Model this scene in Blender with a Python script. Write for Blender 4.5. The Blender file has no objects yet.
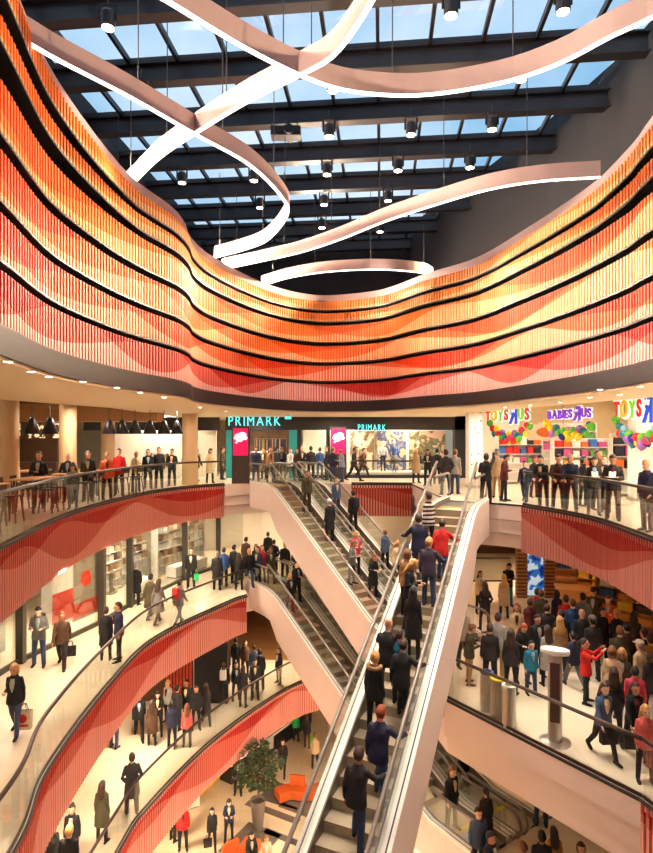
import bpy, bmesh, math, random
from mathutils import Vector, Matrix
random.seed(7)
F, VH, CU, HC = 569.0, 437.0, 326.5, 2.25          # lens in pixels, horizon row, centre column, eye height over the shop floor
Z2, Z1, Z0, ZG = 0.0, -4.5, -9.0, -13.5             # the four floors
COL = bpy.context.scene.collection
def at(u, v, z):
    y = F*(HC-z)/(v-VH); return ((u-CU)*y/F, y)
def atY(u, y): return ((u-CU)*y/F, y)
# ---------------------------------------------------------------- materials
MATS = {}
def mat(name, col, rough=.5, metal=0., noise=.06, scale=6., bump=0., emit=None, es=0., alpha=1., spec=.5):
    if name in MATS: return MATS[name]
    m = bpy.data.materials.new(name); m.use_nodes = True; MATS[name] = m
    nt = m.node_tree; b = nt.nodes['Principled BSDF']
    tc = nt.nodes.new('ShaderNodeTexCoord'); nz = nt.nodes.new('ShaderNodeTexNoise')
    nz.inputs['Scale'].default_value = scale; nz.inputs['Detail'].default_value = 3
    nt.links.new(tc.outputs['Object'], nz.inputs['Vector'])
    rp = nt.nodes.new('ShaderNodeValToRGB')
    c = Vector(col[:3])
    rp.color_ramp.elements[0].position = .3; rp.color_ramp.elements[1].position = .7
    rp.color_ramp.elements[0].color = (*(c*(1-noise)), 1); rp.color_ramp.elements[1].color = (*[min(1, x*(1+noise)) for x in c], 1)
    nt.links.new(nz.outputs['Fac'], rp.inputs['Fac']); nt.links.new(rp.outputs['Color'], b.inputs['Base Color'])
    b.inputs['Roughness'].default_value = rough; b.inputs['Metallic'].default_value = metal
    b.inputs['Specular IOR Level'].default_value = spec
    if bump:
        bp = nt.nodes.new('ShaderNodeBump'); bp.inputs['Strength'].default_value = bump; bp.inputs['Distance'].default_value = .02
        nt.links.new(nz.outputs['Fac'], bp.inputs['Height']); nt.links.new(bp.outputs['Normal'], b.inputs['Normal'])
    if emit:
        b.inputs['Emission Color'].default_value = (*emit, 1); b.inputs['Emission Strength'].default_value = es
    return m
def srgb(r, g, b):
    f = lambda x: (x/255/12.92 if x/255 <= .04045 else ((x/255+.055)/1.055)**2.4)
    return (f(r), f(g), f(b))
def glass_mat(name, tint=(1, 1, 1), refl=.08):
    m = bpy.data.materials.new(name); m.use_nodes = True; nt = m.node_tree; nt.nodes.clear()
    o = nt.nodes.new('ShaderNodeOutputMaterial'); t = nt.nodes.new('ShaderNodeBsdfTransparent'); g = nt.nodes.new('ShaderNodeBsdfGlossy')
    fr = nt.nodes.new('ShaderNodeFresnel'); fr.inputs['IOR'].default_value = 1.35
    ma = nt.nodes.new('ShaderNodeMath'); ma.operation = 'MULTIPLY'; ma.inputs[1].default_value = refl*6
    mx = nt.nodes.new('ShaderNodeMixShader'); t.inputs[0].default_value = (*tint, 1); g.inputs['Roughness'].default_value = .03
    nt.links.new(fr.outputs[0], ma.inputs[0]); nt.links.new(ma.outputs[0], mx.inputs[0]); nt.links.new(t.outputs[0], mx.inputs[1]); nt.links.new(g.outputs[0], mx.inputs[2]); nt.links.new(mx.outputs[0], o.inputs[0])
    MATS[name] = m; return m
M_DARK = mat('dark_metal', srgb(40, 36, 40), .45, .2)
M_BLACK = mat('black_paint', (.012, .011, .013), .4)
M_STEEL = mat('brushed_steel', (.62, .57, .52), .28, .9, .05, 30)
M_PINK = mat('pale_pink_panel', srgb(242, 220, 208), .45, 0, .02, 2)
M_PINKMET = mat('rose_lacquer', srgb(166, 138, 134), .5, .1, .03, 3)
M_WHITE = mat('white_paint', srgb(238, 232, 222), .5, 0, .02)
M_CREAM = mat('cream_paint', srgb(236, 216, 184), .6, 0, .02)
M_WOOD = mat('oak_wood', srgb(176, 118, 66), .5, 0, .2, 12)
M_DWOOD = mat('dark_wood', srgb(86, 50, 34), .5, 0, .2, 12)
M_LED = mat('led_strip', (1, .9, .8), .4, emit=(1, .9, .78), es=3.5)
M_LAMP = mat('lamp_lens', (1, .9, .75), .4, emit=(1, .82, .58), es=16)
M_GLASS = glass_mat('clear_glass', (.93, .95, .93), .05)
M_SKYGLASS = glass_mat('roof_glass', (.9, .95, 1), .03)
# ---------------------------------------------------------------- mesh builder
class MB:
    def __init__(s): s.v = []; s.f = []; s.m = []; s.uv = {}
    def add(s, vs, fs, mi=0):
        n = len(s.v); s.v += [tuple(p) for p in vs]
        for f in fs: s.f.append([n+i for i in f]); s.m.append(mi)
    def box(s, x0, x1, y0, y1, z0, z1, mi=0, M=None):
        vs = [Vector((x, y, z)) for z in (z0, z1) for y in (y0, y1) for x in (x0, x1)]
        if M: vs = [M @ p for p in vs]
        s.add(vs, [(0, 2, 3, 1), (4, 5, 7, 6), (0, 1, 5, 4), (2, 6, 7, 3), (0, 4, 6, 2), (1, 3, 7, 5)], mi); return s
    def bar(s, a, b, w, h=None, mi=0, up=(0, 0, 1)):
        a, b = Vector(a), Vector(b); h = h or w; d = (b-a).normalized(); up = Vector(up)
        x = d.cross(up)
        if x.length < 1e-4: x = d.cross(Vector((1, 0, 0)))
        x.normalize(); z = x.cross(d)
        vs = [p+x*i*w/2+z*j*h/2 for p in (a, b) for j in (-1, 1) for i in (-1, 1)]
        s.add(vs, [(0, 2, 3, 1), (4, 5, 7, 6), (0, 1, 5, 4), (2, 6, 7, 3), (0, 4, 6, 2), (1, 3, 7, 5)], mi); return s
    def tube(s, pts, r, n=8, mi=0, rr=None):
        pts = [Vector(p) for p in pts]; k = len(pts); vs = []
        for i, p in enumerate(pts):
            d = (pts[min(i+1, k-1)]-pts[max(i-1, 0)]).normalized()
            x = d.cross(Vector((0, 0, 1)))
            if x.length < 1e-3: x = d.cross(Vector((0, 1, 0)))
            x.normalize(); z = x.cross(d); q = rr[i] if rr else r
            vs += [p+(x*math.cos(a)+z*math.sin(a))*q for a in [2*math.pi*j/n for j in range(n)]]
        fs = [(i*n+j, i*n+(j+1) % n, (i+1)*n+(j+1) % n, (i+1)*n+j) for i in range(k-1) for j in range(n)]
        s.add(vs, fs+[tuple(range(n))[::-1], tuple((k-1)*n+j for j in range(n))], mi); return s
    def lathe(s, prof, c=(0, 0, 0), n=16, mi=0, M=None):
        k = len(prof); c = Vector(c)
        vs = [Vector((r*math.cos(2*math.pi*j/n), r*math.sin(2*math.pi*j/n), z)) for r, z in prof for j in range(n)]
        vs = [c+(M @ p if M else p) for p in vs]
        fs = [(i*n+j, i*n+(j+1) % n, (i+1)*n+(j+1) % n, (i+1)*n+j) for i in range(k-1) for j in range(n)]
        s.add(vs, fs+[tuple(range(n))[::-1], tuple((k-1)*n+j for j in range(n))], mi); return s
    def prism(s, poly, z0, z1, mi=0):
        n = len(poly); vs = [(x, y, z0) for x, y in poly]+[(x, y, z1) for x, y in poly]
        s.add(vs, [tuple(range(n))[::-1], tuple(n+i for i in range(n))]+[(i, (i+1) % n, n+(i+1) % n, n+i) for i in range(n)], mi); return s
    def sweep(s, pl, prof, mi=0, closed=False):
        """sweep a vertical profile [(offset outward, z)] along a plan polyline"""
        nr = normals(pl); k = len(prof); vs = []
        for (x, y), (nx, ny) in zip(pl, nr): vs += [(x+nx*o, y+ny*o, z) for o, z in prof]
        fs = [(i*k+j, i*k+(j+1) % k, (i+1)*k+(j+1) % k, (i+1)*k+j) for i in range(len(pl)-1) for j in range(k if closed else k-1)]
        if closed: fs += [tuple(range(k))[::-1], tuple((len(pl)-1)*k+j for j in range(k))]
        s.add(vs, fs, mi); return s
    def mesh(s, name, mats):
        me = bpy.data.meshes.new(name); me.from_pydata(s.v, [], s.f)
        for m in (mats if isinstance(mats, (list, tuple)) else [mats]): me.materials.append(m)
        me.polygons.foreach_set('material_index', s.m); return me
    def build(s, name, mats, parent=None, smooth=False, bevel=0., recalc=True):
        me = s.mesh(name, mats)
        if recalc:
            bm = bmesh.new(); bm.from_mesh(me); bmesh.ops.recalc_face_normals(bm, faces=bm.faces); bm.to_mesh(me); bm.free()
        if smooth: me.shade_smooth()
        o = bpy.data.objects.new(name, me); COL.objects.link(o)
        if parent: o.parent = parent
        if bevel:
            b = o.modifiers.new('bevel', 'BEVEL'); b.width = bevel; b.segments = 2; b.limit_method = 'ANGLE'
        return o
def normals(pl):
    """unit normals pointing to the right-hand side of travel... negated so that + is OUT of a void walked clockwise (left of travel)"""
    out = []
    for i in range(len(pl)):
        a = Vector(pl[max(i-1, 0)]); b = Vector(pl[min(i+1, len(pl)-1)]); d = (b-a).normalized(); out.append((-d.y, d.x))
    return out
def smooth_line(pts, step=.3):
    P = [Vector(p) for p in pts]; P = [P[0]*2-P[1]]+P+[P[-1]*2-P[-2]]; out = []
    for i in range(1, len(P)-2):
        a, b, c, d = P[i-1:i+3]; n = max(2, int((c-b).length/.05))
        for j in range(n):
            t = j/n; out.append(.5*((2*b)+(c-a)*t+(2*a-5*b+4*c-d)*t*t+(3*b-a-3*c+d)*t**3))
    out.append(P[-2]); return resample(out, step)
def resample(pts, step):
    pts = [Vector(p) for p in pts]; L = [0]
    for a, b in zip(pts, pts[1:]): L.append(L[-1]+(b-a).length)
    n = max(1, round(L[-1]/step)); out = []; k = 0
    for i in range(n+1):
        t = L[-1]*i/n
        while k < len(L)-2 and L[k+1] < t: k += 1
        q = (t-L[k])/max(1e-9, L[k+1]-L[k]); out.append(tuple(pts[k].lerp(pts[k+1], min(1, q))))
    return out
def tag(o, label=None, cat=None, group=None, kind=None):
    if label: o['label'] = label
    if cat: o['category'] = cat
    if group: o['group'] = group
    if kind: o['kind'] = kind
    return o
def thing(name, label, cat, loc=(0, 0, 0), rz=0, group=None):
    o = bpy.data.objects.new(name, None); COL.objects.link(o); o.location = loc; o.rotation_euler = (0, 0, rz); o.empty_display_size = .2
    return tag(o, label, cat, group)
def copy_tree(o, parent=None):
    c = o.copy(); COL.objects.link(c)
    if parent: c.parent = parent
    for ch in list(o.children): copy_tree(ch, c)
    return c
def struct(o): o['kind'] = 'structure'; return o
def text_mesh(ch, size, ext=.03, mirror=False, offs=.01):
    c = bpy.data.curves.new('letter', 'FONT'); c.body = ch; c.size = size; c.extrude = ext; c.align_x = 'CENTER'
    c.offset = offs*size
    o = bpy.data.objects.new('tmp', c); COL.objects.link(o); dg = bpy.context.evaluated_depsgraph_get(); dg.update()
    me = bpy.data.meshes.new_from_object(o.evaluated_get(dg)); bpy.data.objects.remove(o); bpy.data.curves.remove(c)
    if mirror:
        me.transform(Matrix.Scale(-1, 4, (1, 0, 0))); me.flip_normals()
    me.transform(Matrix.Rotation(math.pi/2, 4, 'X')); return me
# ---------------------------------------------------------------- the voids, floor by floor (walked clockwise seen from above: left edge, far edge, right edge)
L2_left = smooth_line([(-5.6, -4), (-5.8, 3), (-6.0, 8), at(0, 548, 0), at(70, 514, 0), (-7.4, 21.5), (-6.5, 25), at(225, 484.5, 0)], .15)
L2_pair = [L2_left[-1], (-4.05, 27.5), (-1.6, 29.1), (-.3, 27.9), (1.2, 27.4)]
L2_far = resample([(1.2, 27.4), (4.1, 27.2)], .15)
L2_land = [(4.1, 27.2), (4.2, 24), (4.42, 20.15), (5.83, 19.4), (6.45, 18.85)]
L2_right = smooth_line([(6.45, 18.85), at(588.6, 517.7, 0), at(653, 540, 0), (6.8, 8), (6.6, 3), (6.6, -4)], .15)
L1_left = smooth_line([(-4.9, -4), (-4.9, 5), at(13, 853, Z1), at(50, 766, Z1), at(111, 683, Z1), at(158, 637, Z1), at(230, 602, Z1), (-3.35, 24.2)], .15)
L1_pair = [L1_left[-1], (-3.95, 26.5), (-1.5, 28.2), (1.5, 28.2), (4.5, 24.5), (5.46, 18.9), (3.06, 17.2), (2.75, 16)]
L1_bridge = [(2.75, 16), at(441.6, 696.7, Z1), at(640.7, 799, Z1)]
L1_right = smooth_line([at(640.7, 799, Z1), (6.7, 7), (6.7, -4)], .15)
L0_left = smooth_line([(-5.7, .5), (-5.75, 10), at(118, 853, Z0), at(150, 805, Z0), at(219, 736, Z0), at(295, 685, Z0), (1.0, 27.2)], .15)
L0_pair = [L0_left[-1], (3.8, 26), (6.4, 16.7), (3.96, 14.95), (3.0, 13.8), (2.6, 8), (2.5, .5)]
L0_near = [(2.5, .5), (-1.2, .3), (-3.9, .3), (-5.7, .5)]
V2 = L2_left+L2_pair[1:]+L2_far[1:]+L2_land[1:]+L2_right[1:]
V1 = L1_left+L1_pair[1:]+L1_bridge[1:]+L1_right[1:]
V0 = L0_left+L0_pair[1:]+L0_near[1:-1]
OUT = [(-24, -9), (-24, 40), (24, 40), (24, -9)]
def slab(name, hole, z, t, m, outer=OUT):
    c = bpy.data.curves.new(name, 'CURVE'); c.dimensions = '2D'; c.fill_mode = 'BOTH'; c.extrude = t/2
    for pl in ([outer] if hole is None else [outer, hole]):
        s = c.splines.new('POLY'); s.points.add(len(pl)-1)
        for p, q in zip(s.points, pl): p.co = (q[0], q[1], 0, 1)
        s.use_cyclic_u = True
    o = bpy.data.objects.new('tmp', c); COL.objects.link(o); dg = bpy.context.evaluated_depsgraph_get(); dg.update()
    me = bpy.data.meshes.new_from_object(o.evaluated_get(dg)); bpy.data.objects.remove(o)
    me.transform(Matrix.Translation((0, 0, z-t/2))); me.materials.clear(); me.materials.append(m)
    o = bpy.data.objects.new(name, me); COL.objects.link(o); return struct(o)
def tile_mat(name, c1, c2, size, rough=.25):
    m = mat(name, c1, rough, 0, .05, 1.5); nt = m.node_tree; b = nt.nodes['Principled BSDF']
    tc = nt.nodes.new('ShaderNodeTexCoord'); br = nt.nodes.new('ShaderNodeTexBrick'); br.offset = 0
    br.inputs['Scale'].default_value = 1; br.inputs['Brick Width'].default_value = size; br.inputs['Row Height'].default_value = size; br.inputs['Mortar Size'].default_value = .006
    br.inputs['Color1'].default_value = (*c1, 1); br.inputs['Color2'].default_value = (*(Vector(c1)*.95), 1); br.inputs['Mortar'].default_value = (*c2, 1)
    nt.links.new(tc.outputs['Object'], br.inputs['Vector']); nt.links.new(br.outputs['Color'], b.inputs['Base Color']); return m
M_FLOOR = tile_mat('stone_tiles', srgb(232, 214, 188), srgb(214, 194, 168), .9)
M_FLOORG = tile_mat('ground_tiles', srgb(226, 204, 172), srgb(196, 172, 140), 1.2)
def offc(pl, d):
    n = len(pl); out = []
    for i in range(n):
        a, b = Vector(pl[i-1]), Vector(pl[(i+1) % n]); t = (b-a).normalized(); out.append((pl[i][0]-t.y*d, pl[i][1]+t.x*d))
    return out
slab('floor', offc(V2, .02), Z2, .2, M_FLOOR); slab('floor', offc(V1, .02), Z1, .2, M_FLOOR); slab('floor', offc(V0, .02), Z0, .2, M_FLOOR); slab('floor', None, ZG, .3, M_FLOORG)
inner = lambda V, d: None
slab('ceiling', offc(V2, .2), -1.4, .1, M_CREAM); slab('ceiling', offc(V1, .2), Z1-1.4, .1, M_CREAM); slab('ceiling', offc(V0, .2), Z0-1.4, .1, M_CREAM)
# ---------------------------------------------------------------- slatted cladding: a corrugated strip of pale fins over a painted back, waves of fins painted in the ground colour
def slat_mat(name, back, pale, mid, phase, amp, wl, m1=.66, m2=.64, a2=.8):
    m = bpy.data.materials.new(name); m.use_nodes = True; nt = m.node_tree; b = nt.nodes['Principled BSDF']; N = nt.nodes.new; Lk = nt.links.new
    uv = N('ShaderNodeUVMap'); uv.uv_map = 'UVMap'; sp = N('ShaderNodeSeparateXYZ'); Lk(uv.outputs[0], sp.inputs[0])
    def math_(op, a, b_=None):
        n = N('ShaderNodeMath'); n.operation = op
        for i, x in enumerate((a, b_)):
            if x is None: continue
            if isinstance(x, (int, float)): n.inputs[i].default_value = x
            else: Lk(x, n.inputs[i])
        return n.outputs[0]
    def wave(ph, wl, amp, mid_):
        s = math_('SINE', math_('MULTIPLY', math_('ADD', sp.outputs[0], ph), 2*math.pi/wl))
        return math_('GREATER_THAN', math_('ADD', math_('MULTIPLY', s, amp), mid_), sp.outputs[1])
    w1 = wave(phase, wl, amp, m1); w2 = wave(phase*1.7+2, wl*1.37, amp*a2, m2)
    both = math_('MULTIPLY', math_('ADD', w1, w2), .5)
    cr = N('ShaderNodeValToRGB'); cr.color_ramp.interpolation = 'CONSTANT'
    cr.color_ramp.elements[0].color = (*back, 1); cr.color_ramp.elements[0].position = 0
    cr.color_ramp.elements[1].color = (*mid, 1); cr.color_ramp.elements[1].position = .3
    e = cr.color_ramp.elements.new(.75); e.color = (*pale, 1)
    Lk(both, cr.inputs[0]); Lk(cr.outputs[0], b.inputs['Base Color']); b.inputs['Roughness'].default_value = .55
    return m
def ribbed(name, pl, z0, z1, mats, pitch=.13, depth=.05, lip=.3, parent=None, phase0=0, rise=None, fin=.5):
    """corrugated strip along a plan polyline; slot 0 back, slot 1 fins, slot 2 the dark underside and top"""
    pts = resample(pl, pitch); nr = normals(pts); me_v = []; fs = []; mi = []; uvs = []
    prof = []
    for i, ((x, y), (nx, ny)) in enumerate(zip(pts, nr)):
        if i == len(pts)-1: break
        x2, y2 = pts[i+1]; s = i*pitch
        for t, o, m_ in ((0, 0, 1), (fin, 0, 1), (fin, depth, 0), (1, depth, 0)):
            prof.append((x+(x2-x)*t+nx*o, y+(y2-y)*t+ny*o, s+t*pitch, m_, nx, ny))
    n = len(prof)
    for x, y, s, m_, nx, ny in prof:
        r0, r1 = rise(y) if rise else (0, 0)
        me_v += [(x, y, z0+r0), (x, y, z1+r1), (x+nx*lip, y+ny*lip, z0+r0), (x+nx*lip, y+ny*lip, z1+r1)]
    for i in range(n-1):
        a, b = 4*i, 4*i+4; m_ = 1 if (i % 4) in (0, 1, 3) else 0
        fs += [(a, b, b+1, a+1), (a+2, b+2, b, a), (a+1, b+1, b+3, a+3)]; mi += [m_, 2, 2]
        s0, s1 = prof[i][2], prof[i+1][2]
        uvs += [(s0, 0), (s1, 0), (s1, 1), (s0, 1)]+[(0, 0)]*8
    me = bpy.data.meshes.new(name); me.from_pydata(me_v, [], fs)
    for m_ in mats: me.materials.append(m_)
    me.polygons.foreach_set('material_index', mi); l = me.uv_layers.new(name='UVMap')
    for k, q in enumerate(uvs): l.data[k].uv = (q[0]+phase0, q[1])
    o = bpy.data.objects.new(name, me); COL.objects.link(o)
    if parent: o.parent = parent
    return o
def solid_from(pl, name, z0, z1, m, t=.25, kind=True, bevel=0):
    o = MB().sweep(pl, [(0, z0), (0, z1), (t, z1), (t, z0)], closed=True).build(name, m); return struct(o) if kind else o
RED, REDP, REDM = srgb(182, 36, 26), srgb(228, 152, 136), srgb(206, 100, 84)
red_back = slat_mat('fascia_back', RED, RED, RED, 0, .4, 6)
red_fin = slat_mat('fascia_fins', RED, REDP, REDM, .8, .15, 6.5, .76, .52, 2.4)
def fascia(pl, z, label, parts=1):
    o = thing('balcony_fascia', label, 'balcony edge', (pl[0][0], pl[0][1], z-1.55))
    p = ribbed('slatted_front', [(x-pl[0][0], y-pl[0][1]) for x, y in pl], .0, 1.49, [red_back, red_fin, M_CREAM], .13, .07, .3, o)
    q = MB().sweep([(x-pl[0][0], y-pl[0][1]) for x, y in pl], [(-.012, 1.49), (-.012, 1.552), (.03, 1.552), (.03, 1.49)], closed=True).build('edge_strip', M_DARK, o)
    return o
def plain_fascia(pl, z, label, edge=True):
    o = thing('landing_fascia', label, 'balcony edge', (pl[0][0], pl[0][1], z-1.55)); P = [(x-pl[0][0], y-pl[0][1]) for x, y in pl]
    for nm, o_, z0, z1 in (('upper_panel', 0, 1.0, 1.49), ('middle_panel', .09, .53, .97), ('lower_panel', .18, .08, .5)): MB().sweep(P, [(o_, z0), (o_, z1), (o_+.1, z1), (o_+.1, z0)], closed=True).build(nm, M_PINK, o)
    MB().sweep(P, [(-.012, 1.49), (-.012, 1.552), (.03, 1.552), (.03, 1.49)], closed=True).build('edge_strip', M_DARK if edge else M_PINK, o); return o
fascia(L2_left, Z2, 'long curved red slatted balcony edge under the food court, upper left')
fascia(L2_far, Z2, 'short straight red slatted balcony edge on the far side behind the escalator pair')
fascia(L2_right, Z2, 'curved red slatted balcony edge below the toy shop, right')
fascia(L1_left, Z1, 'curved red slatted balcony edge in the middle of the three on the left')
fascia(L1_right, Z1, 'red slatted balcony edge at the bottom right corner past the pink bridge')
fascia(L0_left, Z0, 'curved red slatted balcony edge, lowest of the three on the left')
plain_fascia(L2_pair, Z2, 'pale pink landing edge at the head of the upper escalator pair', False)
plain_fascia(L2_land, Z2, 'pale pink landing edge beside the head of the long escalator')
plain_fascia(L1_pair, Z1, 'pale pink landing edge at the head of the lower escalator pair', False)
plain_fascia(L1_bridge, Z1, 'pale pink stepped bridge side at the lower right')
plain_fascia(L0_pair, Z0, 'pale pink landing edge on the lower floor at the foot of the lower escalators', False)
# ---------------------------------------------------------------- the upper facade: six slatted bands
fp = []
for q in [(0, 324), (50.5, 349), (101, 364), 0, (330, 401.4), (380, 400), (424, 396), (474.6, 392), (525, 384.5), (575.6, 376), (626, 366), (653, 359)]:
    if not q: fp += [(-4.65, 14.2), (-4.2, 15.8), (-4.13, 17.0), (-4.24, 18.1), (-4.08, 19.6), (-3.35, 21.8), (-2.35, 23.8), (-1.2, 25.1)]; continue
    u, v = q; Y = F*1.6/(VH-v); fp.append(((u-CU)*Y/F, Y))
FP = smooth_line([(-4.1, -5), (-4.1, 2), (-4.25, 5.5)]+fp+[(6.75, 8), (6.5, 3), (6.5, -5)], .12)
BANDS = [(1.6, 2.38), (2.52, 3.2), (3.36, 4.08), (4.26, 5.0), (5.18, 5.56), (5.7, 6.1)]
BC = [((204, 44, 36), (244, 190, 178), (224, 106, 92)), ((232, 62, 16), (250, 182, 142), (238, 108, 60)), ((240, 84, 12), (252, 194, 138), (244, 124, 52)),
      ((244, 102, 14), (252, 200, 134), (246, 142, 58)), ((246, 122, 24), (252, 204, 132), (248, 154, 66)), ((246, 134, 36), (252, 206, 136), (248, 162, 78))]
BN = ['lowest, pink-red', 'second from the bottom, red-orange', 'third from the bottom, orange', 'fourth from the bottom, orange', 'fifth from the bottom, narrow', 'topmost, narrow pale orange']
def ramp(y): return min(1.15, max(0, (14-y)/6))
def rail(pl, c, prof, amp):
    m = MB().sweep([(x-c[0], y-c[1]) for x, y in pl], prof, closed=True); k = len(prof)
    m.v = [(x, y, z+amp*ramp(y+c[1])) for x, y, z in m.v]; return m
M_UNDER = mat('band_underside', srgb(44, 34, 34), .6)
for i, (h0, h1) in enumerate(BANDS):
    b, p, m_ = [srgb(*c) for c in BC[i]]
    bk = slat_mat('band_back', b, b, b, 0, .4, 6); fn = slat_mat('band_fins', b, p, m_, 1.3*i+.5, .5, 7.5+i)
    o = thing('facade_band', 'wavy slatted facade band above the shops, '+BN[i], 'facade cladding', (FP[0][0], FP[0][1], HC+h0))
    amp = (0, 0, 0, .04, .42, .68)[i]; top = (0, 0, .02, .1, .46, .82)[i]; y0 = FP[0][1]
    rs = (lambda y, a=amp, c=top, y0=y0: (a*ramp(y+y0), c*ramp(y+y0)))
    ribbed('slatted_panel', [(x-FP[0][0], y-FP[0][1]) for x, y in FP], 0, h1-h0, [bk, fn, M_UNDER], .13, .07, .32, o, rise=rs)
    rail(FP, FP[0], [(-.03, -.045), (-.03, 0), (.32, 0), (.32, -.045)], amp).build('bottom_rail', M_BLACK, o)
wu = MB().sweep(FP, [(.34, HC+1.15), (.34, HC+6.1), (.5, HC+6.1), (.5, HC+1.15)], closed=True); wu.v = [(x, y, z+(.82*ramp(y) if z > HC+3 else 0)) for x, y, z in wu.v]; struct(wu.build('wall_upper', M_BLACK))
struct(MB().sweep(FP, [(-.06, HC+1.15), (-.06, HC+1.55), (.34, HC+1.55), (.34, HC+1.15)], closed=True).build('trim_1', mat('fascia_dark', srgb(24, 19, 22), .5)))
cop = rail(FP, (0, 0), [(.1, HC+6.12), (.1, HC+6.4), (.4, HC+6.4), (.4, HC+6.12)], .82).build('trim_2', M_PINKMET); struct(cop)
struct(MB().sweep(FP[::4], [(.4, HC+6.0), (4.5, HC+6.1), (4.5, HC+6.0), (.4, HC+5.9)], closed=True).build('ceiling', M_BLACK))
# soffit round the void over the shop floor, the food court ceiling beyond is higher and dark
VF = [p for p in FP]
def off(pl, d): return [(x+nx*d, y+ny*d) for (x, y), (nx, ny) in zip(pl, normals(pl))]
slab('ceiling', VF+[], HC+1.2, .1, M_CREAM, outer=[(-10.5, -5.0), (-10.5, 11), (-9.5, 17), (-8.2, 21.5), (-8.2, 40), (6.95, 40), (6.95, 25), (7.75, 21), (8.95, 16), (9.45, 12), (9.65, 8), (9.65, -5.0)])
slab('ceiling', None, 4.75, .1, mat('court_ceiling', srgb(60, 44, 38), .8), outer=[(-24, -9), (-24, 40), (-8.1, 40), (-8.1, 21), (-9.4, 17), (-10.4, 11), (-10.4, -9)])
struct(MB().sweep([(-10.45, -5), (-10.45, 11), (-9.45, 17), (-8.15, 21.5), (-8.15, 40)], [(0, HC+1.15), (0, 4.75), (.06, 4.75), (.06, HC+1.15)], closed=True).build('trim_3', M_CREAM))
# upper walls round the skylight
M_UPW = mat('upper_wall', srgb(19, 15, 20), .8)
HR = HC+9.5
ROOF = Matrix.Rotation(math.radians(-5.5), 4, 'Z')
def rw(x, y): p = ROOF @ Vector((x, y, 0)); return (p.x, p.y)
struct(MB().sweep([(8.6, -7), (8.5, 12), (8.25, 16), (7.5, 19.2), (6.1, 23.5), (3.4, 31)], [(0, HC+6), (0, HR+1.2), (-.2, HR+1.2), (-.2, HC+6)], closed=True).build('wall_right', M_UPW))
struct(MB().sweep([rw(-9.5, -6), rw(-9.5, 32)], [(0, HC+6), (0, HR+1.2), (-.2, HR+1.2), (-.2, HC+6)], closed=True).build('wall_left', M_UPW))
struct(MB().sweep([rw(-9.5, 29.6), rw(6.3, 29.6)], [(0, HC+6), (0, HR+1.2), (.2, HR+1.2), (.2, HC+6)], closed=True).build('wall_far', M_UPW))
struct(MB().sweep([rw(6.3, -6), rw(-9.5, -6)], [(0, HC+6), (0, HR+1.2), (.2, HR+1.2), (.2, HC+6)], closed=True).build('wall_near', M_UPW))
M_BEAM = mat('beam_steel', srgb(40, 37, 42), .45, .2)
by0 = [17.2+2.36*n for n in range(-5, 6)]
ORD = ['first', 'second', 'third', 'fourth', 'fifth', 'sixth', 'seventh', 'eighth', 'ninth', 'tenth', 'eleventh', 'twelfth']
beam0 = None
for i, y in enumerate(by0):
    c = rw(-1.45, y)
    if beam0 is None:
        beam0 = thing('roof_beam', '', 'roof beam', (0, 0, 0), math.radians(-5.5), 'skylight roof beams')
        MB().box(-8.05, 8.05, -.03, .03, .04, .5).build('web', M_BEAM, beam0)
        MB().box(-8.05, 8.05, -.16, .16, 0, .045).build('bottom_flange', M_BEAM, beam0)
        MB().box(-8.05, 8.05, -.16, .16, .5, .545).build('top_flange', M_BEAM, beam0); o = beam0
    else: o = copy_tree(beam0)
    o.location = (c[0], c[1], HR); o['label'] = 'dark steel beam across the skylight, %s from its far end' % ORD[len(by0)-1-i]
q = [rw(-9.5, -6), rw(6.3, -6), rw(6.3, by0[0]), rw(-9.5, by0[0])]
slab('ceiling', None, HR+.7, .1, M_UPW, outer=q)
for i, y in enumerate(by0[:-1]):
    x0, x1 = -9.4, 6.2; a = rw(x0, y); b = rw(x1, y); c = rw(x1, y+2.36); d = rw(x0, y+2.36)
    w = MB(); w.add([(*p, HR+.62) for p in (a, b, c, d)]+[(*p, HR+.64) for p in (a, b, c, d)], [(0, 1, 2, 3), (4, 5, 6, 7), (0, 1, 5, 4), (2, 3, 7, 6), (0, 3, 7, 4), (1, 2, 6, 5)])
    win = struct(w.build('window_%d' % (i+1), M_SKYGLASS))
    k = MB(); n = int((x1-x0)/1.33)
    for j in range(n+1):
        p = rw(x0+j*1.33, y); q = rw(x0+j*1.33, y+2.36); k.bar((*p, HR+.58), (*q, HR+.58), .09, .16)
    for t in (.09, .95): k.bar((*rw(x0, y+2.36*t), HR+.6), (*rw(x1, y+2.36*t), HR+.6), .1, .1)
    if i % 2 == 0:                                     # smoke vents: hinged frames hanging under the glass
        for j in (3, 6, 9):
            p = rw(x0+j*1.33+.1, y+.3); q = rw(x0+j*1.33+1.23, y+.3); k.bar((*p, HR+.44), (*q, HR+.44), .06, .2)
    struct(k.build('glazing_bars', M_BEAM, win))
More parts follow.
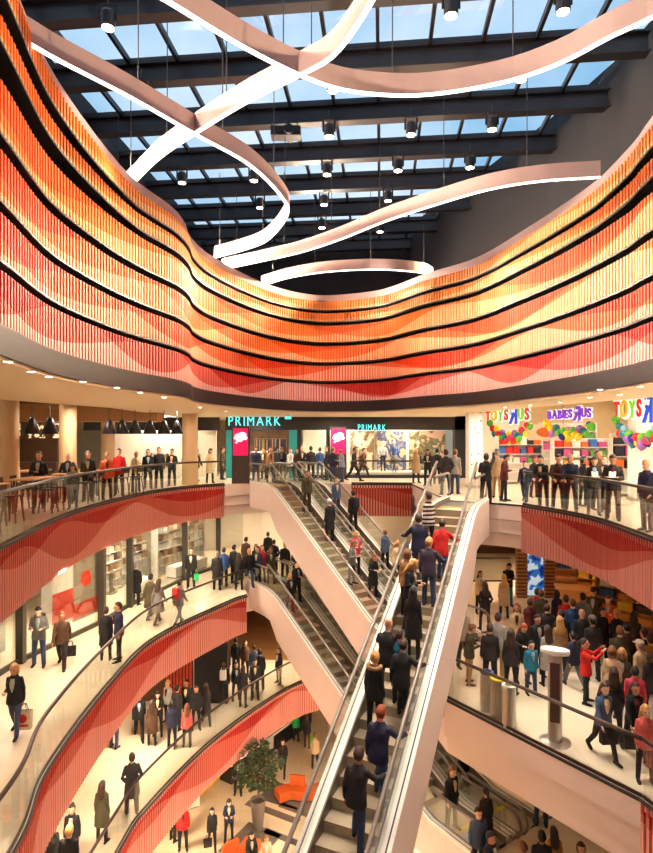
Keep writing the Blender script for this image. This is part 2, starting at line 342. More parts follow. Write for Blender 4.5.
# ---------------------------------------------------------------- light ribbons
def ribbon(pts, H, label, h=.42, w=.09):
    P = []
    for u, v in pts: Y = F*H/(VH-v); P.append(((u-CU)*Y/F, Y))
    pl = smooth_line(P, .25); c = pl[len(pl)//2]; q = [(x-c[0], y-c[1]) for x, y in pl]
    o = thing('light_ribbon', label, 'light ring', (c[0], c[1], HC+H))
    MB().sweep(q, [(-w/2, .03), (-w/2, h), (w/2, h), (w/2, .03)], closed=True).build('body', M_PINKMET, o, smooth=False)
    MB().sweep(q, [(-w/2+.01, 0), (-w/2+.01, .029), (w/2-.01, .029), (w/2-.01, 0)], closed=True).build('led_strip', M_LED, o)
    for x, y in q[3::9]: MB().tube([(x, y, h), (x, y, HR-HC-H+.02)], .012, 5).build('hanging_rod', M_DARK, o)
    return o
H = 6.5
ribbon([(-30, 10), (25, 42), (60, 62), (130, 98), (195, 135), (250, 166), (282, 198), (287, 216), (268, 240), (245, 250), (215, 258)], H, 'pale light ribbon hooking down from the upper left to the facade corner')
ribbon([(400, -60), (372, 2), (335, 55), (300, 76), (250, 101), (200, 131), (160, 158), (135, 182), (126, 192), (118, 215), (140, 236)], H+.02, 'pale light ribbon curving from top centre down to the left')
ribbon([(120, -25), (172, 5), (240, 46), (300, 76), (350, 92), (420, 96), (500, 84), (560, 64), (610, 38), (653, 18), (700, -10)], H+.04, 'pale light ribbon swinging low across the upper right')
ribbon([(222, 270), (260, 262), (300, 253), (340, 240), (385, 222), (440, 204), (490, 190), (540, 182), (600, 178)], H-.02, 'pale light ribbon arching to the right facade beneath the skylight end')
ribbon([(262, 286), (290, 278), (330, 272), (380, 270), (420, 273), (432, 278)], H-.04, 'small pale light arc lowest under the skylight, centre')
# ---------------------------------------------------------------- glass balustrades
def balustrade(pl, z, label, pan=1.5, h=1.1, off_=.06):
    q = [(x+nx*off_, y+ny*off_) for (x, y), (nx, ny) in zip(pl, normals(pl))]; c = q[0]
    o = thing('glass_balustrade', label, 'balustrade', (c[0], c[1], z)); q = [(x-c[0], y-c[1]) for x, y in q]
    L = 0; seg = [q[0]]
    for a, b in zip(q, q[1:]):
        seg.append(b); L += math.dist(a, b)
        if L >= pan or b is q[-1]:
            s2 = resample(seg, .3) if len(seg) > 2 else seg
            MB().sweep(s2, [(-.006, .06), (-.006, h-.03), (.006, h-.03), (.006, .06)], closed=True).build('glass_panel', M_GLASS, o); seg = [b]; L = 0
    MB().sweep(q, [(-.015, .003), (-.015, .07), (.015, .07), (.015, .003)], closed=True).build('base_channel', mat('rail_metal', srgb(74, 58, 50), .35, .6), o)
    MB().tube([(x, y, h) for x, y in q], .042, 8).build('handrail', mat('rail_metal', srgb(74, 58, 50), .35, .6), o, smooth=True); return o
balustrade(L2_left[20:], Z2, 'glass balustrade with grey handrail along the food court edge')
balustrade(L2_far, Z2, 'straight glass balustrade before the far shop windows')
balustrade(L2_right[:-20], Z2, 'curved glass balustrade before the toy shop')
balustrade(L1_left[30:], Z1, 'glass balustrade along the left walkway of the middle floor')
balustrade(resample(L1_bridge, .4), Z1, 'glass balustrade on top of the pink bridge')
balustrade(L1_right[:-30], Z1, 'short glass balustrade turning off the bridge at the right edge')
balustrade(L0_left[30:], Z0, 'glass balustrade along the left walkway of the lowest gallery')
# ---------------------------------------------------------------- escalators
def step_mat():
    m = mat('step_metal', srgb(184, 166, 138), .45, .25, .04, 40); nt = m.node_tree; b = nt.nodes['Principled BSDF']
    tc = nt.nodes.new('ShaderNodeTexCoord'); w = nt.nodes.new('ShaderNodeTexWave'); w.bands_direction = 'Y'; w.inputs['Scale'].default_value = 12
    bp = nt.nodes.new('ShaderNodeBump'); bp.inputs['Strength'].default_value = .5; bp.inputs['Distance'].default_value = .008
    nt.links.new(tc.outputs['Object'], w.inputs['Vector']); nt.links.new(w.outputs['Fac'], bp.inputs['Height']); nt.links.new(bp.outputs['Normal'], b.inputs['Normal']); return m
M_STEP = step_mat(); M_YEL = mat('comb_yellow', srgb(226, 196, 40), .5)
M_RUB = mat('handrail_rubber', srgb(128, 116, 106), .3, .2); M_DECK = mat('deck_metal', srgb(246, 238, 226), .35, .05, .03)
M_SKIRT = mat('skirt_metal', srgb(120, 106, 90), .4, .5)
class Esc:
    """an escalator going down along d from its top comb; local x = along the run, y = to the right-hand side, z up"""
    def __init__(s, name, label, top, d, rise, run, width=1.0, full=1.45, flat=1.9, group=None, steps_from=0, truss=1.25):
        s.top = Vector(top); s.d = Vector((d[0], d[1], 0)).normalized(); s.rise, s.run = rise, run; s.sl = rise/run; s.flat = flat
        s.p = Vector((-s.d.y, s.d.x, 0))
        rz = math.atan2(s.d.y, s.d.x); o = s.o = thing(name, label, 'escalator', top, rz, group)
        n = int(round(rise/.2)); R = rise/n; T = run/n; hw = full/2
        prof = [(-flat, 0), (-.6, 0), (-.2, -.03), (.5, -.5*s.sl+.06), (run-.5, -rise+.5*s.sl-.02), (run+.2, -rise), (run+flat, -rise)]
        top_ = lambda dz, ext=0: [(x, z+dz) for x, z in ([(prof[0][0]-ext, 0)]+prof[1:-1]+[(prof[-1][0]+ext, -rise)])]
        def sheet(nm, y0, y1, up, lo, m, bev=0):
            U = [(x, z) for x, z in up]; Lw = lo; k = len(U); b = MB()
            vs = [(x, y0, z) for x, z in U]+[(x, y0, z) for x, z in Lw]+[(x, y1, z) for x, z in U]+[(x, y1, z) for x, z in Lw]
            fs = []
            for i in range(k-1):
                fs += [(i, i+1, k+i+1, k+i), (2*k+i, 3*k+i, 3*k+i+1, 2*k+i+1), (i, 2*k+i, 2*k+i+1, i+1), (k+i, k+i+1, 3*k+i+1, 3*k+i)]
            fs += [(0, k, 3*k, 2*k), (k-1, 3*k-1, 4*k-1, 2*k-1)]
            return b.add(vs, fs) or b.build(nm, m, o)
        # truss bottom line
        low = [(-flat, -1.1), (-.4, -1.1), (0.1, -1.15), (.7, -.5*s.sl-truss-.35), (run-.9, -rise+.9*s.sl-truss-.35), (run+.2, -rise-.9), (run+flat, -rise-.9)]
        for sd in (-1, 1):
            a, b_ = sorted((sd*hw, sd*(hw-.07))); sheet('side_cladding', a, b_, top_(.06), low, M_PINK)
            a, b_ = sorted((sd*(hw+.012), sd*(width/2+.01))); sheet('deck', a, b_, top_(.15), top_(.065), M_DECK)
            a, b_ = sorted((sd*(hw-.06), sd*(hw-.085))); sheet('deck_groove', a, b_, top_(.155), top_(.1), M_BLACK)
            a, b_ = sorted((sd*(width/2+.03), sd*(width/2+.0))); sheet('skirt_panel', a, b_, top_(.17), top_(-.25), M_SKIRT)
            y = sd*(width/2+.1); sheet('glass_panel', y-.006, y+.006, top_(.95, -.25), top_(.1, -.25), M_GLASS)
            y0 = y
            hp = top_(.98); e0 = prof[0][0]; e1 = prof[-1][0]
            P = []
            for k in range(9): t = math.pi/2-math.pi*k/8; P.append((e0-.1-.35*math.cos(t), y0, .6+.38*math.sin(t)))
            P = P[::-1]; P += [(x, y0, z) for x, z in smooth_line([(x, z) for x, z in hp[1:-1]], .25)]
            for k in range(9): t = math.pi/2-math.pi*k/8; P.append((e1+.1+.35*math.cos(t), y0, -rise+.6+.38*math.sin(t)))
            MB().tube(P, .042, 8).build('handrail', M_RUB, o, smooth=True)
        sheet('underside', -hw+.071, hw-.071, [(x, z+.05) for x, z in low], low, M_PINK)
        me = None
        for i in range(n+4):
            # landing-level steps at either end
            x = -.8+i*T if i >= 2 else -.8+i*.4
            x = (i-2)*T; z = -max(0, min(n, i-1.0))*R+0
            if i < 2: z = 0
            if i > n+1: z = -rise
            if me is None:
                b = MB(); b.box(0, T, -width/2, width/2, -.05, 0); b.box(T-.03, T, -width/2, width/2, -R-.05, -.05); me = b.mesh('step', M_STEP)
            q = bpy.data.objects.new('step', me); COL.objects.link(q); q.parent = o; q.location = (x, 0, z)
        for x0, x1, z in ((-flat+.05, -2*T, 0), (run+2*T, run+flat-.05, -rise)):
            MB().box(min(x0, -2*T-.1) if z == 0 else x0, x1 if z == 0 else max(x1, x0+.1), -width/2, width/2, z-.04, z+.004).build('landing_plate', M_STEEL, o)
        for x, z in ((-2*T-.02, 0), (run+2*T-.1, -rise)):
            MB().box(x, x+.14, -width/2+.005, width/2-.005, z-.03, z+.012).build('comb_plate', M_YEL, o)
        s.T, s.R, s.n = T, R, n
    def stand(s, i, y):
        """world point of the tread of step i (0 = top), y to the right of the way down seen from above"""
        x = i*s.T+s.T/2; z = -min(s.n, max(0, i+1.0))*s.R
        return s.top+s.d*x+s.p*y+Vector((0, 0, z))
    def find(s, u, vhead, h=1.72):
        best = None
        for i in range(-2, s.n+2):
            for y in (-.3, -.15, 0, .15, .3):
                q = s.stand(i, y); k = F/q.y; e = abs(CU+q.x*k-u)*.6+abs(VH+k*(HC-q.z-h)-vhead)
                if best is None or e < best[0]: best = (e, q)
        return best[1]
BIG = Esc('escalator', 'long crowded escalator climbing from the bottom centre to the toy shop floor', (3.84, 17.5, Z2), (-.41, -.912), 9.0, 16.2, width=1.08, full=1.58, flat=2.4)
dp = Vector((.56, -.83, 0)).normalized(); pp = Vector((.83, .56, 0)).normalized()
def pt(a, z, k): q = Vector((a[0], a[1], z))+pp*(.725+1.47*k); return tuple(q)
UA = Esc('escalator', 'near escalator of the upper pair coming down from the fashion shop floor', pt((-2.6, 25.6), Z2, 0), dp, 4.5, 7.8)
UB = Esc('escalator', 'far escalator of the upper pair coming down from the fashion shop floor', pt((-2.6, 25.6), Z2, 1), dp, 4.5, 7.8)
LA = Esc('escalator', 'near escalator of the lower pair leading down behind the upper pair', pt((-2.5, 24.6), Z1, 0), dp, 4.5, 9.6)
LBE = Esc('escalator', 'far escalator of the lower pair leading down behind the long escalator', pt((-2.5, 24.6), Z1, 1), dp, 4.5, 9.6)
# ---------------------------------------------------------------- outer walls of the four floors
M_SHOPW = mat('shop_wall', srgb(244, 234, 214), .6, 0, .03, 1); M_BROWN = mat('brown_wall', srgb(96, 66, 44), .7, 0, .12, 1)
M_TEAL = mat('teal_paint', srgb(40, 150, 150), .5)
M_TEALL = mat('teal_sign', srgb(60, 200, 200), .5, emit=(.12, .72, .72), es=1.2)
for z, zt in ((Z2, 4.7), (Z1, -1.3), (Z0, Z0+3.2), (ZG, ZG+3.2)):
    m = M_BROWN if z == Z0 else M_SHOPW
    for n, a, b in (('left', (-23, -9), (-23, 39)), ('far', (-23, 38.5), (23, 38.5)), ('right', (23, 39), (23, -9)), ('near', (23, -8.9), (-23, -8.9))):
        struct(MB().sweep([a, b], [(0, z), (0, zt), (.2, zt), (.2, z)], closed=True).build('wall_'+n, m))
slab('ceiling', None, 4.4, .08, M_CREAM, outer=[(9.6, -8), (9.6, 8), (9.4, 12), (8.9, 16), (7.7, 21), (6.9, 25), (6.9, 31), (22.8, 31), (22.8, -8)])
struct(MB().sweep([(7.0, 31), (7.0, 25), (7.8, 21), (9.0, 16), (9.5, 12), (9.7, 8), (9.7, -5)], [(0, HC+1.15), (0, 4.4), (.06, 4.4), (.06, HC+1.15)], closed=True).build('trim_4', M_CREAM))
M_COL = mat('column_paint', srgb(206, 168, 126), .5, 0, .03, 2)
for (u, v), l in zip(((9, 482), (68, 471), (108, 465), (190, 482)), ('sandy round column at the left edge of the photo, by the food court', 'sandy round column second from the left, behind the man in a black jacket', 'darker column behind the orange jacket in the food court', 'sandy round column to the left of the pink screen pylon')):
    y = {9: 18.5, 68: 21, 108: 26, 190: 27}[u]; x = (u-CU)*y/F
    o = thing('round_column', l, 'column', (x, y, Z2)); zt = 4.7 if u < 100 or u == 108 else HC+1.1
    rc = .36 if u == 190 else .3; MB().lathe([(rc, 0), (rc, zt)], n=24).build('shaft', M_COL, o); MB().lathe([(rc+.02, 0), (rc+.02, 1.25)], n=24).build('base_sleeve', M_COL, o)
# ---------------------------------------------------------------- lettering
def sign(name, label, text, cols, P, Q, z, h, backing=None, pole=None, special=None):
    P, Q = Vector((*P, 0)), Vector((*Q, 0)); d = (Q-P); L = d.length; d.normalize()
    o = thing(name, label, 'shop sign', (P.x, P.y, z), math.atan2(d.y, d.x)); n = len(text); ms = []
    for i, ch in enumerate(text):
        mir = special == i
        me = text_mesh(ch, 1, .03, mir, .028 if backing else 0); xs = [v.co.x for v in me.vertices]; zs = [v.co.z for v in me.vertices]
        ms.append((me, min(xs), max(xs), min(zs), max(zs)))
    tot = sum((b-a)*(1.65 if special == i else 1)+(.13 if backing else .24) for i, (_, a, b, _, _) in enumerate(ms)); x = 0
    for i, (me, a, b, c, e) in enumerate(ms):
        k = L/tot; w = (b-a)*(1.65 if special == i else 1)*k; hh = h*(1.6 if special == i else 1)
        zo = (-.28*h if special == i else (.06*h if (special is not None and i % 2) else 0))
        me.transform(Matrix.Translation((-a, 0, -c))); me.transform(Matrix.Diagonal((w/(b-a), 1, hh/(e-c), 1)))
        me.materials.clear(); me.materials.append(cols[i % len(cols)])
        q = bpy.data.objects.new('letter', me); COL.objects.link(q); q.parent = o; q.location = (x, 0, zo)
        if backing:
            m2 = me.copy(); m2.transform(Matrix.Translation((-w/2, 0, -hh/2))); m2.transform(Matrix.Diagonal((1.0+.2*h/w, 1, 1.0+.2*h/hh, 1))); m2.transform(Matrix.Translation((w/2, .05, hh/2)))
            m2.materials.clear(); m2.materials.append(backing); r = bpy.data.objects.new('letter_backing', m2); COL.objects.link(r); r.parent = q
        if special == i:
            st = MB(); pts = []
            for j in range(10): rr = (.26 if j % 2 == 0 else .11)*h; an = math.pi/2+j*math.pi/5; pts.append((w*.52+rr*math.cos(an), -.05, hh*.7+rr*math.sin(an)))
            st.add(pts, [tuple(range(10))]); st.build('star', MATS['letter_white'], q)
        x += w+(.13 if backing else .24)*k
    return o
LC = {n: mat('letter_'+n, srgb(*c), .4, emit=srgb(*c), es=.5) for n, c in dict(red=(226, 30, 40), orange=(250, 170, 30), green=(110, 200, 50), blue=(30, 70, 210), purple=(110, 40, 190), white=(255, 250, 244)).items()}
def u_at(y): return lambda u: ((u-CU)*y/F, y)
B31 = lambda u: ((u-CU)*31/F, 31.0)
zv = lambda v, y: HC-(v-VH)*y/F
# fashion shop at the far side
FY = 31.2
def fbox(name, u0, u1, v0, v1, m, y=FY, t=.25, kind=True):
    a, b = (u0-CU)*y/F, (u1-CU)*y/F
    o = MB().box(a, b, y, y+t, max(0, zv(v1, y)), min(zv(v0, y), HC+1.14)).build(name, m); return struct(o) if kind else o
fbox('trim_5', 226, 297, 411, 430, M_BLACK); fbox('trim_6', 297, 470, 411, 430, mat('header_brown', srgb(40, 30, 26), .6))
sign('shop_sign', 'large turquoise shop letters on the black header above the entrance', 'PRIMARK', [M_TEALL], ((228.5-CU)*31/F, 31.0), ((283-CU)*31/F, 31.0), zv(425.5, 31), .5)
sign('shop_sign', 'smaller turquoise shop letters above the display window right of the entrance', 'PRIMARK', [M_TEALL], ((358-CU)*31/F, 31.0), ((387-CU)*31/F, 31.0), zv(430.5, 31), .33)
struct(fbox('trim_7', 226, 233, 430, 479, M_TEAL)); fbox('trim_8', 289, 297, 430, 479, M_TEAL); fbox('wall_shopfront', 455, 470, 405, 479, M_BLACK, t=.6)
fbox('trim_9', 297, 301, 430, 479, M_DARK); fbox('trim_10', 326, 330, 430, 479, M_DARK); fbox('trim_11', 301, 455, 475, 479, M_DARK)
struct(MB().box(-1.4, 7.0, 33.4, 33.5, 0, 3.4).build('wall_display', M_SHOPW))
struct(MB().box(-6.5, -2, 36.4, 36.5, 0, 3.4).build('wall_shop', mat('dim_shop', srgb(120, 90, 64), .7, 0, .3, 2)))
w = MB().box((301-CU)*FY/F, (455-CU)*FY/F, FY+.05, FY+.07, .3, 2.62); struct(w.build('window_20', M_GLASS))
def screen_mat(name, c1, c2, sc=1.6, es=1.2, c3=None):
    m = mat(name, c1, .4); nt = m.node_tree; b = nt.nodes['Principled BSDF']; tc = nt.nodes.new('ShaderNodeTexCoord'); nz = nt.nodes.new('ShaderNodeTexNoise'); nz.inputs['Scale'].default_value = sc; nz.inputs['Detail'].default_value = 1.5 if es > .3 else 5; nz.inputs['Distortion'].default_value = 0 if es > .3 else 1.2
    r = nt.nodes.new('ShaderNodeValToRGB'); r.color_ramp.interpolation = 'CONSTANT' if es > .3 else 'EASE'; e = r.color_ramp.elements; e[0].color = (*c1, 1); e[1].color = (*c2, 1); e[1].position = .5
    if c3: q = e.new(.58); q.color = (*c3, 1)
    nt.links.new(tc.outputs['Object'], nz.inputs['Vector']); nt.links.new(nz.outputs['Fac'], r.inputs['Fac'])
    for n in ('Base Color', 'Emission Color'): nt.links.new(r.outputs['Color'], b.inputs[n])
    b.inputs['Emission Strength'].default_value = es; return m
M_SCR = mat('screen_pink', srgb(206, 20, 84), .3, emit=srgb(206, 20, 84), es=.55); M_SCRW = mat('screen_cloud', srgb(206, 228, 244), .3, emit=srgb(206, 228, 244), es=.7)
def pylon(u, y, label, red=False):
    o = thing('screen_pylon', label, 'digital sign', ((u-CU)*y/F, y, 0))
    MB().box(-.43, .43, -.12, .12, 0, 2.8).build('housing', mat('pylon_grey', srgb(62, 50, 48), .4), o, bevel=.015)
    sc = MB().box(-.36, .36, -.135, -.125, 1.35, 2.68).build('screen', M_SCR, o)
    b = MB()
    for cx, cz, r in ((-.12, 2.3, .15), (.08, 2.34, .19), (.2, 2.2, .12), (-.05, 2.15, .17), (-.22, 2.2, .1), (-.2, 1.98, .06)):
        b.add([(cx+r*math.cos(a)*(1.1), -.14-.0005*r, cz+r*math.sin(a)*.8) for a in [j*math.pi/8 for j in range(16)]], [tuple(range(16))])
    b.build('cloud_picture', M_SCRW, sc)
pylon(241, 27.6, 'screen pylon with a white cloud on pink, in front of the shop entrance'); pylon(338.5, 30.4, 'screen pylon with a white cloud on pink, beside the display window')
# mannequins and posters in the display window
M_MAN = mat('mannequin_cloth', srgb(226, 214, 200), .7)
def poster(name, label, u0, u1, v0, v1, y, m, cat='poster'):
    o = MB().box((u0-CU)*y/F, (u1-CU)*y/F, y-.03, y, zv(v1, y), zv(v0, y)).build(name, m); return tag(o, label, cat)
P1 = screen_mat('poster_fashion', srgb(240, 226, 204), srgb(120, 86, 60), 1.5, .25, srgb(226, 190, 160)); P2 = screen_mat('poster_blue', srgb(240, 232, 220), srgb(70, 70, 110), 1.8, .25, srgb(200, 170, 130)); P3 = screen_mat('poster_green', srgb(236, 228, 210), srgb(96, 86, 50), 1.4, .25, srgb(210, 160, 130))
for i, (a, b, m, l) in enumerate(((350, 374, P1, 'leftmost, brown'), (377, 406, P2, 'middle, white and blue'), (409, 445, P3, 'rightmost, olive'))): poster('fashion_poster', 'tall fashion poster in the bright display window, '+l, a, b, 431, 470, 33.3, m)
def mannequin(u, y, cols, label):
    x = (u-CU)*y/F; o = thing('mannequin', label, 'mannequin', (x, y, .3), 0)
    MB().lathe([(.02, 1.36), (.055, 1.4), (.05, 1.46), (.085, 1.56), (.09, 1.64), (.06, 1.72), (.01, 1.74)], n=12).build('head', M_MAN, o, smooth=True)
    b = MB().lathe([(.13, .88), (.11, 1.05), (.17, 1.25), (.16, 1.34), (.05, 1.39)], n=12); b.tube([(-.18, 0, 1.32), (-.24, -.02, 1.05), (-.2, -.12, .85)], .05); b.tube([(.18, 0, 1.32), (.25, .02, 1.06), (.26, -.02, .8)], .05); b.build('top', cols[0], o, smooth=True)
    MB().lathe([(.3 if cols[2] else .17, .45 if cols[2] else .78), (.13, .92)], n=14).build('skirt', cols[1], o, smooth=True)
    b = MB(); b.tube([(-.08, 0, .8), (-.09, 0, .4), (-.09, 0, .02)], .06, rr=[.08, .055, .04]); b.tube([(.08, 0, .8), (.1, -.03, .4), (.1, -.02, .02)], .06, rr=[.08, .055, .04]); b.build('legs', M_MAN if cols[2] else cols[1], o, smooth=True)
    MB().lathe([(.2, 0), (.2, .02)], n=16).build('stand', M_STEEL, o)
g = lambda n, c: mat('cloth_'+n, srgb(*c), .8, 0, .12, 14)
mannequin(383, 32.3, (g('mwhite', (236, 232, 226)), g('navy', (34, 38, 66)), 0), 'mannequin in a white top and navy trousers in the display window'); mannequin(394, 32.3, (g('mblue', (90, 110, 170)), g('mgrey', (120, 112, 110)), 1), 'mannequin in a blue top and grey skirt in the display window')
mannequin(362, 32.4, (g('mbeige', (206, 180, 140)), g('mbrown', (90, 60, 44)), 0), 'mannequin in a beige top and brown trousers in the display window'); mannequin(418, 32.3, (g('mtan', (176, 140, 96)), g('mblack', (24, 22, 24)), 1), 'mannequin in a tan top and black skirt in the display window')
M_GRAF = [g(*c) for c in (('c1', (196, 150, 120)), ('c2', (60, 56, 70)), ('c3', (214, 196, 176)), ('c4', (120, 50, 40)), ('c5', (40, 60, 84)), ('c6', (176, 170, 90)))]
gm = None
def garment_mesh():
    b = MB(); b.add([(-.02, -.2, 0), (.02, -.2, 0), (.02, .2, 0), (-.02, .2, 0), (-.02, -.2, -.7), (.02, -.2, -.7), (.02, .2, -.7), (-.02, .2, -.7), (-.012, -.04, .08), (.012, -.04, .08), (.012, .04, .08), (-.012, .04, .08)], [(0, 1, 5, 4), (1, 2, 6, 5), (2, 3, 7, 6), (3, 0, 4, 7), (4, 5, 6, 7), (0, 1, 9, 8), (1, 2, 10, 9), (2, 3, 11, 10), (3, 0, 8, 11), (8, 9, 10, 11)]); return b.mesh('garment', M_GRAF[0])
def mslot(me, m, name='x', parent=None):
    o = bpy.data.objects.new(name, me); COL.objects.link(o); o.material_slots[0].link = 'OBJECT'; o.material_slots[0].material = m
    if parent: o.parent = parent
    return o
gm = garment_mesh()
def rack(x, y, z, rz, n, label, high=0):
    o = thing('clothes_rack', label, 'clothes rack', (x, y, z), rz); b = MB(); L = n*.09+.2
    b.tube([(-L/2, 0, 0), (-L/2, 0, 1.35+high), (L/2, 0, 1.35+high), (L/2, 0, 0)], .018, 6); b.bar((-L/2, -.25, .02), (-L/2, .25, .02), .03); b.bar((L/2, -.25, .02), (L/2, .25, .02), .03); b.build('rail', M_STEEL, o)
    for i in range(n):
        q = mslot(gm, random.choice(M_GRAF), 'garment'); tag(q, 'garment hanging on the '+label, 'garment', 'garments on the '+label)
        q.matrix_world = Matrix.Translation((x, y, z)) @ Matrix.Rotation(rz, 4, 'Z') @ Matrix.Translation((-L/2+.14+i*.09, 0, 1.25+high))
rack(-4.1, 34.2, 0, .1, 12, 'clothes rack inside the far shop entrance, left'); rack(-2.9, 33.4, 0, -.1, 10, 'clothes rack inside the far shop entrance, right'); rack(-3.5, 35.6, 0, 0, 20, 'tall clothes rack at the back of the far shop', .8)
# ---------------------------------------------------------------- toy shop
TA, TB = Vector((8.1, 29.3)), Vector((10.95, 18.6))
def toy(u):
    s = (u-CU)/F; d = TB-TA; t = (s*TA.y-TA.x)/(d.x-s*d.y); return tuple(TA+d*t)
R_, O_, G_, B_, P_, W_ = (LC[k] for k in ('red', 'orange', 'green', 'blue', 'purple', 'white'))
for (u0, u1, vb, h, txt, cs, sp, lab) in ((486, 530, 422, .55, 'TOYSRUS', [R_, O_, G_, R_, B_, G_, R_], 4, 'colourful toy shop sign nearest the dark pillar, big blue reversed R'), (548, 592, 419.5, .36, 'BABIESRUS', [P_], 6, 'purple lettered shop sign between the two multicoloured ones'), (614, 668, 419, .62, 'TOYSRUS', [R_, O_, G_, R_, B_, G_, R_], 4, 'colourful toy shop sign cut off by the right edge of the photo')):
    p, q = toy(u0), toy(u1); sign('shop_sign', lab, txt, cs, p, q, zv(vb, p[1]), h, W_, special=sp)
bal = MB().lathe([(.001, -.17), (.05, -.155), (.1, -.1), (.138, 0), (.13, .07), (.09, .125), (.04, .148), (.001, .152)], n=14).lathe([(.001, -.16), (.02, -.19), (.001, -.19)], n=6).mesh('balloon', M_WHITE); bal.shade_smooth()
BCOL = [(n, mat('balloon_'+n, srgb(*c), .25)) for n, c in (('red', (214, 30, 40)), ('green', (90, 180, 50)), ('yellow', (240, 200, 30)), ('teal', (20, 110, 120)), ('purple', (150, 90, 170)), ('blue', (30, 40, 130)), ('pink', (236, 60, 110)), ('pale blue', (130, 180, 200)))]
for u0, u1, v0, dv, n, cs, lab in ((490, 529, 422, 11, 20, (1, 0, 3, 2, 0, 1, 4, 3, 0, 2, 6, 0, 4, 3), 'left'), (547, 591, 422, 8, 17, (2, 2, 4, 3, 1, 5, 1, 2, 2, 1), 'middle'), (616, 662, 418, 18, 22, (1, 3, 0, 7, 3, 4, 1, 5, 3, 0, 2, 4, 1, 6, 5), 'right')):
    for i in range(n):
        t = i/(n-1); u = u0+(u1-u0)*t; y = toy(u)[1]-.25; c = BCOL[cs[i % len(cs)]]; x = (u-CU)*y/F
        v = v0+2.5+4*dv*t*(1-t)+((i % 3)-1)*3.2+(2 if u0 != 616 else 3)
        o = mslot(bal, c[1], 'balloon'); o.location = (x, y-.12*(i % 2), zv(v, y)); o.rotation_euler = (random.uniform(-.5, .5), random.uniform(-.5, .5), 0); s = random.uniform(.95, 1.25); o.scale = (s, s, s)
        tag(o, '%s balloon, number %d from the left in the %s balloon garland' % (c[0], i+1, lab), 'balloon', 'balloons in the %s garland' % lab)
M_TOYW = mat('toy_shop_wall', srgb(226, 196, 150), .6, 0, .1, 1.2); struct(MB().box(10, 22, 30.6, 30.8, 0, 4.3).build('wall_toyshop', M_TOYW)); struct(MB().box(7.6, 10.2, 30.2, 30.3, 0, 4.3).build('wall_toyshop', M_SHOPW))
def white_col(u, y, r, label):
    o = thing('square_column', label, 'column', ((u-CU)*y/F, y, 0)); MB().box(-r, r, -r, r, .12, 4.3).build('shaft', M_WHITE, o); MB().box(-r-.02, r+.02, -r-.02, r+.02, 0, .12).build('plinth', M_STEEL, o); return o
white_col(640, 20.2, .29, 'white square column at the right edge inside the toy shop')
c = white_col(474, 25.4, .3, 'white square column with small dark dots beside the dark pillar')
b = MB()
for i in range(14):
    x, z = random.uniform(-.24, .24), random.uniform(1, 4); b.lathe([(.035, 0), (.035, .006)], (x, -.302, z), 10, M=Matrix.Rotation(math.pi/2, 3, 'X'))
b.build('dot_print', M_BLACK, c)
PC = [mat('pack_%d' % i, srgb(*c), .5) for i, c in enumerate(((220, 40, 40), (240, 180, 40), (60, 110, 190), (240, 240, 230), (230, 110, 40), (90, 160, 70), (200, 80, 140), (40, 40, 60)))]
PW = [mat('pale_box_%d' % i, srgb(*c), .6) for i, c in enumerate(((236, 220, 190), (214, 186, 146), (176, 132, 90), (244, 238, 226), (120, 84, 60)))]
PD = [mat('goods_%d' % i, srgb(*c), .6) for i, c in enumerate(((60, 44, 36), (196, 120, 40), (30, 60, 110), (220, 170, 40), (90, 60, 40), (200, 190, 170)))]
boxm = MB().box(-.5, .5, -.5, .5, 0, 1).mesh('boxed_product', M_WHITE)
def shelf(x, y, z, rz, w, h, lv, cols, pal, label, fm=M_WHITE, prod='boxed_product', skip=0, d=.4):
    o = thing('shelf_unit', label, 'shelf', (x, y, z), rz); gp = 'products on the '+label
    MB().box(-w/2, w/2, d/2-.03, d/2, 0, h).build('back_panel', fm, o)
    for sx in (-1, 1): MB().box(sx*w/2-.02, sx*w/2+.02, -d/2, d/2, 0, h).build('side_panel', fm, o)
    for i in range(lv):
        zz = .1+i*(h-.1)/lv; MB().box(-w/2+.021, w/2-.021, -d/2, d/2-.031, zz, zz+.03).build('shelf_board', fm, o)
        for j in range(cols if i >= skip else 0):
            cw = (w-.1)/cols; ph = (h-.1)/lv*random.uniform(.5, .85)
            q = mslot(boxm, random.choice(pal), prod); tag(q, 'boxed product on the '+label, 'product', gp)
            q.matrix_world = Matrix.Translation((x, y, z)) @ Matrix.Rotation(rz, 4, 'Z') @ Matrix.Translation((-w/2+.05+cw*(j+.5), -.02, zz+.03)) @ Matrix.Diagonal((cw*random.uniform(.7, .92), d*.6, ph, 1))
    return o
shelf(9.3, 27.5, 0, .1, 2.2, 2.3, 5, 6, PC, 'toy shelf behind the far balloon garland', skip=2); shelf(11.2, 25.2, 0, 0, 2.4, 2.2, 5, 6, PC, 'toy shelf in the middle of the toy shop', skip=2); shelf(12.2, 21.6, 0, -.2, 2.6, 2.4, 5, 6, PC, 'toy shelf by the white column', skip=2); shelf(12.6, 29.9, 0, 0, 3, 3, 6, 5, PC, 'tall toy shelf against the toy shop back wall', skip=3); shelf(13.2, 18.5, 0, -.5, 2.4, 2.2, 5, 5, PC, 'toy shelf behind the bald man at the right edge', skip=2)
o = thing('hanging_banner', 'cream banner with an orange oval above the toy shelves', 'banner', (10.4, 26.9, 2.1), .05)
MB().box(-.9, .9, -.02, .02, 0, .75).build('board', M_CREAM, o)
b = MB(); b.add([(.5*math.cos(a), -.025, .38+.24*math.sin(a)) for a in [j*math.pi/12 for j in range(24)]], [tuple(range(24))]); b.build('oval_print', PC[4], o)
